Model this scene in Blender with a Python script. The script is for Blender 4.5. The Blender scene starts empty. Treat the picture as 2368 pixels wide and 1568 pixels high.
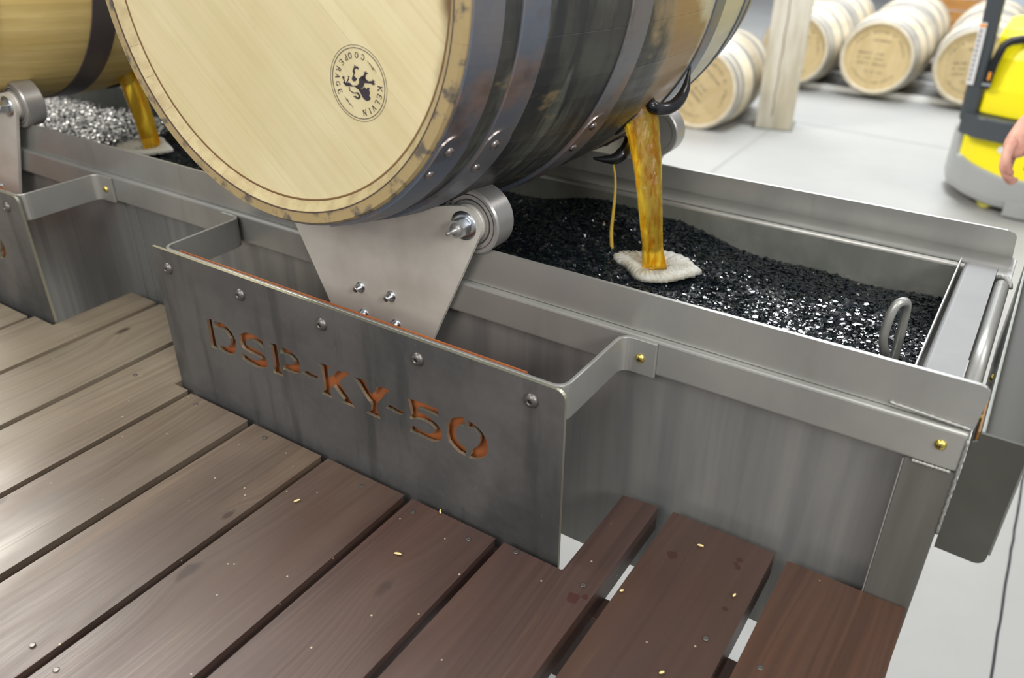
import bpy, bmesh, math, random
import numpy as np
from mathutils import Vector, Matrix
C = bpy.context.scene.collection
PI = math.pi
random.seed(7); rng = np.random.default_rng(11)

# ------------------------------------------------------------------ camera
cam_d = bpy.data.cameras.new('camera'); cam = bpy.data.objects.new('camera', cam_d); C.objects.link(cam)
right = Vector((0.8360441, 0.54864086, 0.00484482)); down = Vector((0.27698688, -0.41443003, -0.866906)); fwd = Vector((-0.47361222, 0.7261136, -0.4984481))
cam.matrix_world = Matrix(((right.x, -down.x, -fwd.x, 0), (right.y, -down.y, -fwd.y, 0), (right.z, -down.z, -fwd.z, 0.75), (0, 0, 0, 1)))
cam_d.sensor_width = 36; cam_d.lens = 1879.58 / 2368 * 36
cam_d.clip_start = 0.02; cam_d.clip_end = 100
cam_d.dof.use_dof = True; cam_d.dof.focus_distance = 1.08; cam_d.dof.aperture_fstop = 4.0
bpy.context.scene.camera = cam
S = bpy.context.scene
S.view_settings.view_transform = 'Standard'; S.view_settings.look = 'None'
S.view_settings.gamma = 1; S.view_settings.use_curve_mapping = False
S.view_settings.exposure = 0.0

# ------------------------------------------------------------------ world + lamps
w = bpy.data.worlds.new('hall'); S.world = w; w.use_nodes = True
w.node_tree.nodes['Background'].inputs[0].default_value = (0.93, 0.96, 1.0, 1)
w.node_tree.nodes['Background'].inputs[1].default_value = 0.46
def area(name, loc, target, sx, sy, power, col=(1, 1, 1)):
    l = bpy.data.lights.new(name, 'AREA'); l.shape = 'RECTANGLE'; l.size = sx; l.size_y = sy; l.energy = power; l.color = col
    o = bpy.data.objects.new(name, l); C.objects.link(o); o.location = loc
    o.rotation_euler = (Vector(target) - Vector(loc)).to_track_quat('-Z', 'Y').to_euler(); return o
area('lamp_over_trough', (0.5, 0.15, 2.5), (-0.6, 0.9, 0.2), 1.6, 0.7, 28, (1, 0.97, 0.92))
area('lamp_over_left', (-2.4, 0.6, 2.9), (-1.3, 0.7, 0.0), 1.5, 1.0, 48, (1, 0.97, 0.92))
area('fill_behind_camera', (-0.6, -2.3, 2.1), (-0.9, 0.8, 0.4), 1.8, 0.9, 54, (1, 0.96, 0.90))  # added fill light, brightens the near barrel head and front-facing steel
area('lamp_right', (2.5, -1.0, 2.1), (-0.6, 0.84, 0.2), 0.8, 0.8, 62, (1, 0.975, 0.94))
area('lamp_hall_near', (-1.0, 5.9, 3.0), (-0.6, 4.5, -0.9), 1.0, 0.7, 162, (0.93, 0.96, 1.0))
area('lamp_hall_far', (-2.5, 8.6, 3.4), (-2.5, 8.6, -0.9), 5.0, 2.5, 390, (0.93, 0.97, 1.0))
area('lamp_hall_right', (1.6, 4.5, 3.2), (1.0, 4.5, -0.9), 2.0, 1.5, 62, (1.0, 0.98, 0.94))
area('window_left', (-5.2, 1.8, 3.1), (-0.9, 0.5, 0.0), 1.7, 1.4, 340, (1.0, 0.95, 0.86))

# ------------------------------------------------------------------ materials
def mat(name, base, rough=0.5, metal=0.0, base2=None, scale=(8, 8, 8), lo=0.35, hi=0.7, detail=6, bump=0.0, bscale=None, dist=0.004,
        layers=(), rvar=0.0, rand=0.0, spec=None, trans=0.0, ior=None, coat=0.0, emit=None):
    m = bpy.data.materials.new(name); m.use_nodes = True; nt = m.node_tree; N = nt.nodes; L = nt.links
    b = N['Principled BSDF']; b.inputs['Roughness'].default_value = rough; b.inputs['Metallic'].default_value = metal
    b.inputs['Base Color'].default_value = (*base, 1)
    if spec is not None: b.inputs['Specular IOR Level'].default_value = spec
    if trans: b.inputs['Transmission Weight'].default_value = trans
    if ior: b.inputs['IOR'].default_value = ior
    if coat: b.inputs['Coat Weight'].default_value = coat; b.inputs['Coat Roughness'].default_value = 0.15
    if emit: b.inputs['Emission Color'].default_value = (*emit[0], 1); b.inputs['Emission Strength'].default_value = emit[1]
    tc = N.new('ShaderNodeTexCoord')
    def noise(sc, det=6, rough_=0.55):
        mp = N.new('ShaderNodeMapping'); mp.inputs['Scale'].default_value = sc; L.new(tc.outputs['Object'], mp.inputs[0])
        n = N.new('ShaderNodeTexNoise'); n.inputs['Scale'].default_value = 1; n.inputs['Detail'].default_value = det; n.inputs['Roughness'].default_value = rough_
        L.new(mp.outputs[0], n.inputs['Vector']); return n.outputs['Fac']
    def rng_(fac, a, c):
        r = N.new('ShaderNodeMapRange'); r.inputs[1].default_value = a; r.inputs[2].default_value = c; r.interpolation_type = 'SMOOTHSTEP'
        L.new(fac, r.inputs[0]); return r.outputs[0]
    col = None
    if base2 is not None:
        f = rng_(noise(scale, detail), lo, hi)
        mx = N.new('ShaderNodeMix'); mx.data_type = 'RGBA'; L.new(f, mx.inputs[0]); mx.inputs[6].default_value = (*base, 1); mx.inputs[7].default_value = (*base2, 1)
        col = mx.outputs[2]
    for ly in layers:   # (colour, scale, lo, hi, amount)
        f = rng_(noise(ly[1]), ly[2], ly[3])
        mu = N.new('ShaderNodeMath'); mu.operation = 'MULTIPLY'; L.new(f, mu.inputs[0]); mu.inputs[1].default_value = ly[4]
        mx = N.new('ShaderNodeMix'); mx.data_type = 'RGBA'; L.new(mu.outputs[0], mx.inputs[0])
        if col is None: mx.inputs[6].default_value = (*base, 1)
        else: L.new(col, mx.inputs[6])
        mx.inputs[7].default_value = (*ly[0], 1); col = mx.outputs[2]
    if rand:
        oi = N.new('ShaderNodeObjectInfo'); r = N.new('ShaderNodeMapRange'); L.new(oi.outputs['Random'], r.inputs[0]); r.inputs[3].default_value = 1 - rand; r.inputs[4].default_value = 1 + rand
        hs = N.new('ShaderNodeHueSaturation'); L.new(r.outputs[0], hs.inputs['Value'])
        if col is None: hs.inputs['Color'].default_value = (*base, 1)
        else: L.new(col, hs.inputs['Color'])
        col = hs.outputs[0]
    if col is not None: L.new(col, b.inputs['Base Color'])
    if rvar:
        r = N.new('ShaderNodeMapRange'); L.new(noise(bscale or scale), r.inputs[0]); r.inputs[1].default_value = 0.3; r.inputs[2].default_value = 0.7
        r.inputs[3].default_value = rough - rvar; r.inputs[4].default_value = rough + rvar; L.new(r.outputs[0], b.inputs['Roughness'])
    if bump:
        bp = N.new('ShaderNodeBump'); bp.inputs['Strength'].default_value = bump; bp.inputs['Distance'].default_value = dist
        L.new(noise(bscale or scale), bp.inputs['Height']); L.new(bp.outputs[0], b.inputs['Normal'])
    m['col_socket'] = 0
    return m

M = {}
M['tub'] = mat('brushed_steel_panel', (0.34, 0.34, 0.325), 0.42, 0.55, (0.235, 0.24, 0.24), (30, 30, 1.6), 0.3, 0.72, layers=[((0.20, 0.17, 0.14), (9, 9, 1.3), 0.58, 0.85, 0.25), ((0.20, 0.225, 0.235), (3, 3, 2.4), 0.45, 0.7, 0.5)], rvar=0.06, bscale=(60, 60, 2))
M['leg'] = mat('stained_leg_steel', (0.20, 0.195, 0.18), 0.42, 0.5, (0.14, 0.135, 0.12), (24, 24, 2), 0.3, 0.72)
M['steel'] = mat('satin_steel', (0.42, 0.42, 0.395), 0.38, 0.6, (0.33, 0.33, 0.315), (7, 7, 5), 0.3, 0.7, layers=[((0.25, 0.22, 0.18), (26, 26, 4), 0.58, 0.85, 0.5)], rvar=0.05)
M['steel_in'] = mat('dull_wet_steel', (0.27, 0.28, 0.255), 0.42, 0.5, (0.19, 0.20, 0.18), (14, 14, 9), 0.3, 0.7, layers=[((0.35, 0.38, 0.3), (120, 120, 50), 0.66, 0.75, 0.6)])
M['bracket'] = mat('bead_blasted_steel', (0.76, 0.74, 0.68), 0.45, 0.3, (0.55, 0.52, 0.46), (6, 6, 6), 0.3, 0.7, layers=[((0.26, 0.20, 0.15), (8, 8, 8), 0.62, 0.85, 0.5)])
M['machined'] = mat('machined_steel', (0.44, 0.43, 0.41), 0.33, 0.6, (0.36, 0.35, 0.34), (10, 10, 10), 0.3, 0.7)
M['zinc'] = mat('zinc_plated', (0.62, 0.66, 0.70), 0.3, 1.0)
M['plate'] = mat('mill_scale_plate', (0.15, 0.144, 0.14), 0.48, 0.4, (0.085, 0.086, 0.087), (5, 5, 5), 0.3, 0.72,
                 layers=[((0.05, 0.053, 0.052), (3, 3, 4), 0.48, 0.68, 0.6), ((0.06, 0.062, 0.06), (26, 26, 3), 0.5, 0.72, 0.7), ((0.21, 0.195, 0.18), (7, 7, 5), 0.58, 0.72, 0.35), ((0.22, 0.20, 0.18), (160, 160, 60), 0.66, 0.76, 0.5)], rvar=0.08, bump=0.06, bscale=(90, 90, 90), dist=0.0006)
M['endbar'] = mat('brushed_flat_bar', (0.27, 0.275, 0.275), 0.6, 0.1, (0.24, 0.245, 0.245), (9, 9, 9), 0.3, 0.7, layers=[((0.17, 0.18, 0.18), (40, 40, 40), 0.66, 0.76, 0.5)])
M['scorch'] = mat('scorched_line', (0.09, 0.06, 0.05), 0.8)
M['edge'] = mat('cut_plate_edge', (0.62, 0.62, 0.48), 0.38, 0.9)
M['rustsheet'] = mat('orange_primer_sheet', (0.36, 0.115, 0.035), 0.55, 0.0, (0.26, 0.07, 0.022), (12, 12, 12), 0.3, 0.7)
M['boltdark'] = mat('dark_bolt', (0.17, 0.16, 0.15), 0.38, 0.8)
M['railwhite'] = mat('white_painted_rail', (0.9, 0.9, 0.9), 0.4)
M['black'] = mat('black_recess', (0.01, 0.01, 0.012), 0.5)
M['brass'] = mat('brass', (0.72, 0.56, 0.14), 0.28, 1.0)
M['weld'] = mat('weld_bead', (0.36, 0.36, 0.34), 0.4, 0.6, bump=0.8, bscale=(220, 220, 220), dist=0.002)
M['concrete'] = mat('pale_concrete', (0.34, 0.34, 0.328), 0.55, 0.0, (0.295, 0.295, 0.285), (1.1, 1.1, 1.1), 0.3, 0.7, layers=[((0.29, 0.295, 0.29), (5, 5, 5), 0.55, 0.8, 0.35), ((0.25, 0.25, 0.25), (60, 60, 60), 0.62, 0.8, 0.35)], rvar=0.1)
M['joint'] = mat('dark_floor_joint', (0.03, 0.03, 0.035), 0.9)
M['head'] = mat('planed_oak_head', (0.69, 0.62, 0.385), 0.5, 0.0, (0.62, 0.54, 0.30), (5, 5, 5), 0.35, 0.7, rand=0.05, layers=[((0.40, 0.29, 0.13), (28, 28, 28), 0.63, 0.85, 0.3)])
M['oak'] = mat('golden_oak_stave', (0.80, 0.62, 0.26), 0.5, 0.0, (0.66, 0.49, 0.18), (40, 2.2, 40), 0.3, 0.7, rand=0.10, layers=[((0.22, 0.13, 0.05), (14, 4, 14), 0.62, 0.85, 0.5)])
M['paleoak'] = mat('pale_oak_barrel', (0.66, 0.59, 0.45), 0.5, 0.0, (0.56, 0.48, 0.34), (20, 2, 20), 0.3, 0.7, rand=0.04)
M['palehead'] = mat('pale_oak_head', (0.62, 0.49, 0.27), 0.5, 0.0, (0.54, 0.41, 0.21), (20, 2, 5), 0.3, 0.7, rand=0.05)
M['hoop'] = mat('blued_steel_hoop', (0.19, 0.19, 0.205), 0.42, 0.5, (0.21, 0.185, 0.175), (6, 6, 6), 0.35, 0.7, layers=[((0.12, 0.155, 0.21), (4, 4, 4), 0.42, 0.60, 0.8), ((0.34, 0.19, 0.11), (7, 7, 7), 0.53, 0.68, 0.65), ((0.07, 0.065, 0.065), (13, 13, 13), 0.54, 0.70, 0.6)], rvar=0.06)
M['hoop2'] = mat('dark_steel_hoop', (0.15, 0.12, 0.115), 0.4, 0.4, (0.115, 0.10, 0.10), (8, 8, 8))
M['palehoop'] = mat('galvanised_hoop', (0.42, 0.42, 0.42), 0.4, 0.6)
M['rivet'] = mat('rivet_steel', (0.33, 0.29, 0.28), 0.28, 0.95)
M['ink'] = mat('printed_ink', (0.035, 0.025, 0.035), 0.7)
M['fadeink'] = mat('faded_ink', (0.075, 0.06, 0.045), 0.7)
M['charbase'] = mat('wet_charcoal_bed', (0.010, 0.011, 0.014), 0.35, 0.0, bump=1.0, bscale=(150, 150, 150), dist=0.006)
M['char'] = mat('wet_charcoal_flake', (0.007, 0.010, 0.016), 0.08, 0.0, (0.012, 0.019, 0.018), (60, 60, 60), spec=0.55, ior=1.42)
M['foam'] = mat('white_foam', (0.50, 0.495, 0.45), 0.45, 0.0, (0.42, 0.39, 0.28), (25, 25, 25), 0.35, 0.75, bump=0.7, bscale=(260, 260, 260), dist=0.003)
M['liquid'] = mat('amber_whiskey', (1.0, 0.74, 0.07), 0.03, 0.0, (0.86, 0.38, 0.006), (150, 150, 4), 0.46, 0.60, trans=0.84, ior=1.34, spec=0.9, bump=0.5, bscale=(140, 140, 7), dist=0.005)
M['drip'] = mat('thin_drip', (0.85, 0.62, 0.12), 0.1, 0.0, trans=0.5, ior=1.34)
M['glossblack'] = mat('glossy_black', (0.012, 0.012, 0.014), 0.22, 0.0, spec=0.5)
M['timber'] = mat('weathered_timber', (0.66, 0.63, 0.55), 0.8, 0.0, (0.44, 0.39, 0.29), (9, 9, 1.6), 0.3, 0.7, layers=[((0.30, 0.18, 0.07), (4, 4, 3), 0.6, 0.8, 0.5)], bump=0.4, bscale=(60, 60, 5), dist=0.004)
M['jgrey'] = mat('grey_moulded_plastic', (0.36, 0.37, 0.37), 0.45)
M['jdark'] = mat('dark_grey_plastic', (0.055, 0.065, 0.075), 0.38)
M['yellow'] = mat('yellow_enamel', (0.98, 0.84, 0.006), 0.35)
M['white'] = mat('white_label', (0.75, 0.75, 0.75), 0.5)
M['darkwall'] = mat('dark_blocker_wall', (0.10, 0.08, 0.06), 0.8, 0.0, (0.06, 0.05, 0.04), (3, 6, 1), 0.3, 0.7)
M['wall'] = mat('pale_painted_wall', (0.70, 0.72, 0.76), 0.7)
M['orange'] = mat('orange_wood', (0.50, 0.24, 0.06), 0.6, 0.0, (0.38, 0.17, 0.04), (8, 8, 30))
M['screen'] = mat('pale_blue_panel', (0.62, 0.68, 0.75), 0.5)
M['skin'] = mat('skin', (0.62, 0.34, 0.26), 0.5, 0.0, (0.50, 0.22, 0.17), (28, 28, 28), 0.4, 0.7, bump=0.2, bscale=(300, 300, 300), dist=0.001)
M['shirt'] = mat('blue_grey_cloth', (0.12, 0.15, 0.20), 0.8)
M['trousers'] = mat('dark_cloth', (0.04, 0.045, 0.06), 0.85)
M['hair'] = mat('brown_hair', (0.07, 0.045, 0.03), 0.6)
M['chip'] = mat('pale_wood_chip', (0.78, 0.62, 0.28), 0.6)

def deck_material():
    m = bpy.data.materials.new('stained_deck_board'); m.use_nodes = True; nt = m.node_tree; N = nt.nodes; L = nt.links; b = N['Principled BSDF']
    tc = N.new('ShaderNodeTexCoord')
    def mth(op, a, c=None, d=None):
        x = N.new('ShaderNodeMath'); x.operation = op
        for i, v in enumerate((a, c, d)):
            if v is None: continue
            if isinstance(v, (int, float)): x.inputs[i].default_value = v
            else: L.new(v, x.inputs[i])
        return x.outputs[0]
    def ss(v, a, c, o0=0.0, o1=1.0):
        r = N.new('ShaderNodeMapRange'); r.interpolation_type = 'SMOOTHSTEP'; L.new(v, r.inputs[0]); r.inputs[1].default_value = a; r.inputs[2].default_value = c; r.inputs[3].default_value = o0; r.inputs[4].default_value = o1; return r.outputs[0]
    def mix(f, a, c):
        x = N.new('ShaderNodeMix'); x.data_type = 'RGBA'
        if isinstance(f, float): x.inputs[0].default_value = f
        else: L.new(f, x.inputs[0])
        for i, v in ((6, a), (7, c)):
            if isinstance(v, tuple): x.inputs[i].default_value = (*v, 1)
            else: L.new(v, x.inputs[i])
        return x.outputs[2]
    oi = N.new('ShaderNodeObjectInfo')
    off = N.new('ShaderNodeCombineXYZ'); L.new(mth('MULTIPLY', oi.outputs['Random'], 17.0), off.inputs[0]); L.new(mth('MULTIPLY', oi.outputs['Random'], 5.0), off.inputs[1])
    ad = N.new('ShaderNodeVectorMath'); ad.operation = 'ADD'; L.new(tc.outputs['Object'], ad.inputs[0]); L.new(off.outputs[0], ad.inputs[1])
    def noise(sc, det=5, src=None):
        mp = N.new('ShaderNodeMapping'); mp.inputs['Scale'].default_value = sc; L.new(src or ad.outputs[0], mp.inputs[0])
        n = N.new('ShaderNodeTexNoise'); n.inputs['Scale'].default_value = 1; n.inputs['Detail'].default_value = det; L.new(mp.outputs[0], n.inputs['Vector']); return n.outputs['Fac']
    sep = N.new('ShaderNodeSeparateXYZ'); L.new(tc.outputs['Object'], sep.inputs[0])
    bend = mth('MULTIPLY', noise((5, 1.3, 1), 2), 0.10)
    knots = [(-0.729, 0.392, 0.013), (-0.509, 0.505, 0.010), (-0.770, 0.487, 0.007), (-1.336, 0.713, 0.010), (-1.05, 0.33, 0.009)]
    core = None; warp = None
    for kx, ky, kr in knots:
        dx = mth('SUBTRACT', sep.outputs[0], kx); dy = mth('MULTIPLY', mth('SUBTRACT', sep.outputs[1], ky), 0.45)
        d = mth('SQRT', mth('ADD', mth('MULTIPLY', dx, dx), mth('MULTIPLY', dy, dy)))
        dn = mth('ADD', d, mth('MULTIPLY', mth('SUBTRACT', noise((70, 70, 1), 3), 0.5), kr * 0.9))
        c = ss(dn, kr * 0.30, kr * 0.95, 1.0, 0.0); core = c if core is None else mth('MAXIMUM', core, c)
        wv = mth('MULTIPLY', mth('EXPONENT', mth('MULTIPLY', mth('MULTIPLY', d, d), -1.0 / (2 * (kr * 1.8) ** 2))), 0.022)
        warp = wv if warp is None else mth('ADD', warp, wv)
    gx = mth('ADD', mth('ADD', mth('ADD', sep.outputs[0], off_x := mth('MULTIPLY', oi.outputs['Random'], 3.0)), bend), warp)
    wavec = N.new('ShaderNodeCombineXYZ'); L.new(mth('MULTIPLY', gx, 130.0), wavec.inputs[0]); L.new(mth('MULTIPLY', sep.outputs[1], 2.0), wavec.inputs[1])
    gn = N.new('ShaderNodeTexNoise'); gn.inputs['Scale'].default_value = 1; gn.inputs['Detail'].default_value = 5; L.new(wavec.outputs[0], gn.inputs['Vector'])
    grain = ss(gn.outputs['Fac'], 0.25, 0.78)
    c1 = mix(grain, (0.045, 0.025, 0.021), (0.070, 0.040, 0.033))
    c1 = mix(ss(noise((5, 1.2, 1)), 0.45, 0.75), c1, (0.078, 0.040, 0.026))
    c1 = mix(mth('MULTIPLY', ss(noise((9, 4, 1)), 0.52, 0.8), 0.6), c1, (0.055, 0.036, 0.034))
    c1 = mix(mth('MULTIPLY', mth('MULTIPLY', ss(noise((34, 1.6, 1)), 0.60, 0.72), grain), 0.6), c1, (0.24, 0.15, 0.07))
        # left boards paler: light sheen put into the colour, partly faded stain
    sheen_fade = ss(mth('ADD', mth('ADD', mth('MULTIPLY', sep.outputs[0], -1.0), mth('MULTIPLY', sep.outputs[1], 0.35)), mth('MULTIPLY', mth('SUBTRACT', noise((6, 2.5, 1), 4), 0.5), 0.7)), 0.70, 1.55, 0.0, 0.88)
    c1 = mix(sheen_fade, c1, mix(grain, (0.185, 0.15, 0.105), (0.255, 0.215, 0.155)))
    fresh = ss(sep.outputs[0], -0.130, -0.120); c1 = mix(mth('MULTIPLY', fresh, 0.6), c1, mix(grain, (0.058, 0.026, 0.014), (0.105, 0.046, 0.022)))
    c1 = mix(mth('MULTIPLY', core, 0.8), c1, (0.03, 0.016, 0.012))
    c1 = mix(mth('MULTIPLY', ss(noise((7, 3.5, 1), 4), 0.48, 0.72), 0.35), c1, (0.05, 0.034, 0.028))
    # reddish spots of spilt liquid and pale specks of dust
    for sx, sy, r in [(-0.3125, 0.6152, 0.0085), (-0.3015, 0.6245, 0.0045), (-0.2423, 0.7466, 0.0075), (-0.1682, 0.785, 0.005), (-0.1661, 0.7714, 0.0045), (-0.170, 0.776, 0.003), (-0.155, 0.70, 0.004)]:
        dx = mth('SUBTRACT', sep.outputs[0], sx); dy = mth('SUBTRACT', sep.outputs[1], sy)
        d = mth('ADD', mth('SQRT', mth('ADD', mth('MULTIPLY', dx, dx), mth('MULTIPLY', dy, dy))), mth('MULTIPLY', mth('SUBTRACT', noise((180, 180, 1), 2), 0.5), r))
        c1 = mix(mth('MULTIPLY', ss(d, r * 0.8, r, 1.0, 0.0), 0.8), c1, (0.045, 0.012, 0.008))
    vo = N.new('ShaderNodeTexVoronoi'); vo.inputs['Scale'].default_value = 55; L.new(ad.outputs[0], vo.inputs['Vector'])
    wn = noise((31, 31, 1), 1)
    speck = mth('MULTIPLY', ss(vo.outputs['Distance'], 0.05, 0.085, 1.0, 0.0), mth('GREATER_THAN', wn, 0.56))
    c1 = mix(mth('MULTIPLY', speck, 0.7), c1, (0.55, 0.48, 0.32))
    hs = N.new('ShaderNodeHueSaturation'); r = N.new('ShaderNodeMapRange'); L.new(oi.outputs['Random'], r.inputs[0]); r.inputs[3].default_value = 0.88; r.inputs[4].default_value = 1.15
    L.new(r.outputs[0], hs.inputs['Value']); L.new(c1, hs.inputs['Color']); L.new(hs.outputs[0], b.inputs['Base Color'])
    L.new(ss(noise((14, 3, 1)), 0.3, 0.7, 0.33, 0.47), b.inputs['Roughness'])
    bp = N.new('ShaderNodeBump'); bp.inputs['Strength'].default_value = 0.35; bp.inputs['Distance'].default_value = 0.0012
    L.new(mth('SUBTRACT', gn.outputs['Fac'], mth('MULTIPLY', core, 0.5)), bp.inputs['Height']); L.new(bp.outputs[0], b.inputs['Normal'])
    return m
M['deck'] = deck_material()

def mix_simple(nt, f, a, c):
    x = nt.nodes.new('ShaderNodeMix'); x.data_type = 'RGBA'; nt.links.new(f, x.inputs[0])
    for i, v in ((6, a), (7, c)):
        if isinstance(v, tuple): x.inputs[i].default_value = (*v, 1)
        else: nt.links.new(v, x.inputs[i])
    return x.outputs[2]
def stained_stave_material():
    """front half blackened by charring and mould, rear half bare oak with a brown spill"""
    m = mat('blackened_oak_stave', (0.040, 0.040, 0.036), 0.40, 0.0, (0.070, 0.070, 0.058), (14, 2.0, 14), 0.35, 0.72,
            layers=[((0.014, 0.017, 0.019), (5, 22, 5), 0.44, 0.60, 0.85), ((0.125, 0.135, 0.112), (6, 34, 6), 0.52, 0.66, 0.75), ((0.03, 0.027, 0.026), (9, 9, 9), 0.52, 0.66, 0.6), ((0.28, 0.21, 0.10), (22, 9, 22), 0.62, 0.72, 0.6)], rvar=0.08, bump=0.12, bscale=(60, 5, 60), dist=0.001)
    nt = m.node_tree; N = nt.nodes; L = nt.links; b = N['Principled BSDF']; dark = b.inputs['Base Color'].links[0].from_socket
    tc = N.new('ShaderNodeTexCoord'); sp = N.new('ShaderNodeSeparateXYZ'); L.new(tc.outputs['Object'], sp.inputs[0])
    nz = N.new('ShaderNodeTexNoise'); nz.inputs['Scale'].default_value = 9; nz.inputs['Detail'].default_value = 4; L.new(tc.outputs['Object'], nz.inputs['Vector'])
    def M2(op, a, c):
        x = N.new('ShaderNodeMath'); x.operation = op
        for i, v in enumerate((a, c)):
            if isinstance(v, (int, float)): x.inputs[i].default_value = v
            else: L.new(v, x.inputs[i])
        return x.outputs[0]
    def ss(v, a, c):
        r = N.new('ShaderNodeMapRange'); r.interpolation_type = 'SMOOTHSTEP'; L.new(v, r.inputs[0]); r.inputs[1].default_value = a; r.inputs[2].default_value = c; return r.outputs[0]
    # the black stain reaches further back low on the barrel
    y = M2('ADD', M2('ADD', sp.outputs[1], M2('MULTIPLY', M2('SUBTRACT', nz.outputs['Fac'], 0.5), 0.22)), M2('MULTIPLY', sp.outputs[2], 0.45))
    bare = ss(y, 0.34, 0.42)
    brown = M2('MULTIPLY', ss(y, 0.34, 0.40), M2('SUBTRACT', 1.0, ss(y, 0.50, 0.53)))
    c = mix_simple(nt, bare, dark, (0.47, 0.43, 0.30)); c = mix_simple(nt, brown, c, (0.28, 0.17, 0.07))
    # bare pale grain at the mouth of the barrel
    lip = M2('SUBTRACT', 1.0, ss(M2('ADD', sp.outputs[1], M2('MULTIPLY', M2('SUBTRACT', nz.outputs['Fac'], 0.5), 0.03)), 0.006, 0.016))
    n2 = N.new('ShaderNodeTexNoise'); n2.inputs['Scale'].default_value = 45; n2.inputs['Detail'].default_value = 5; L.new(tc.outputs['Object'], n2.inputs['Vector'])
    rim = mix_simple(nt, ss(n2.outputs['Fac'], 0.5, 0.66), (0.36, 0.27, 0.13), (0.11, 0.095, 0.075))
    c = mix_simple(nt, lip, c, rim)
    L.new(c, b.inputs['Base Color'])
    return m
M['blackstave'] = stained_stave_material()
M['bevel'] = mat('cut_oak_bevel', (0.36, 0.285, 0.145), 0.55, 0.0, (0.48, 0.40, 0.22), (50, 50, 50), 0.3, 0.7, layers=[((0.24, 0.13, 0.05), (8, 8, 8), 0.55, 0.75, 0.5)])
def add_side_stain(m, sx0, sx1, dark):
    """spilt whiskey darkening one side of the head board surface"""
    nt = m.node_tree; N = nt.nodes; L = nt.links; b = N['Principled BSDF']; src = b.inputs['Base Color'].links[0].from_socket
    tc = N.new('ShaderNodeTexCoord'); sp = N.new('ShaderNodeSeparateXYZ'); L.new(tc.outputs['Object'], sp.inputs[0])
    nz = N.new('ShaderNodeTexNoise'); nz.inputs['Scale'].default_value = 14; L.new(tc.outputs['Object'], nz.inputs['Vector'])
    a = N.new('ShaderNodeMath'); a.operation = 'MULTIPLY_ADD'; L.new(nz.outputs['Fac'], a.inputs[0]); a.inputs[1].default_value = 0.06; L.new(sp.outputs[0], a.inputs[2])
    r = N.new('ShaderNodeMapRange'); r.interpolation_type = 'SMOOTHSTEP'; L.new(a.outputs[0], r.inputs[0]); r.inputs[1].default_value = sx0; r.inputs[2].default_value = sx1
    L.new(mix_simple(nt, r.outputs[0], src, dark), b.inputs['Base Color'])
# fine planing grain across the head boards (runs along the boards)
def head_grain(m, ang):
    nt = m.node_tree; N = nt.nodes; L = nt.links; b = N['Principled BSDF']; src = b.inputs['Base Color'].links[0].from_socket
    tc = N.new('ShaderNodeTexCoord'); mp = N.new('ShaderNodeMapping'); mp.vector_type = 'TEXTURE'; mp.inputs['Rotation'].default_value = (0, ang, 0); L.new(tc.outputs['Object'], mp.inputs[0])
    m2 = N.new('ShaderNodeMapping'); m2.inputs['Scale'].default_value = (3, 1, 160); L.new(mp.outputs[0], m2.inputs[0])
    n = N.new('ShaderNodeTexNoise'); n.inputs['Scale'].default_value = 1; n.inputs['Detail'].default_value = 4; L.new(m2.outputs[0], n.inputs['Vector'])
    m3 = N.new('ShaderNodeMapping'); m3.inputs['Scale'].default_value = (2, 1, 26); L.new(mp.outputs[0], m3.inputs[0])
    n3 = N.new('ShaderNodeTexNoise'); n3.inputs['Scale'].default_value = 1; n3.inputs['Detail'].default_value = 3; L.new(m3.outputs[0], n3.inputs['Vector'])
    r = N.new('ShaderNodeMapRange'); L.new(n.outputs['Fac'], r.inputs[0]); r.inputs[1].default_value = 0.35; r.inputs[2].default_value = 0.7; r.inputs[4].default_value = 0.35
    c = mix_simple(nt, r.outputs[0], src, (0.50, 0.37, 0.17))
    r3 = N.new('ShaderNodeMapRange'); L.new(n3.outputs['Fac'], r3.inputs[0]); r3.inputs[1].default_value = 0.4; r3.inputs[2].default_value = 0.7; r3.inputs[4].default_value = 0.46
    c = mix_simple(nt, r3.outputs[0], c, (0.72, 0.60, 0.38))
    L.new(c, b.inputs['Base Color'])
HEAD_ANG = math.atan2(0.656, 0.755)
head_grain(M['head'], HEAD_ANG); add_side_stain(M['head'], 0.275, 0.30, (0.13, 0.06, 0.02))

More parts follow.
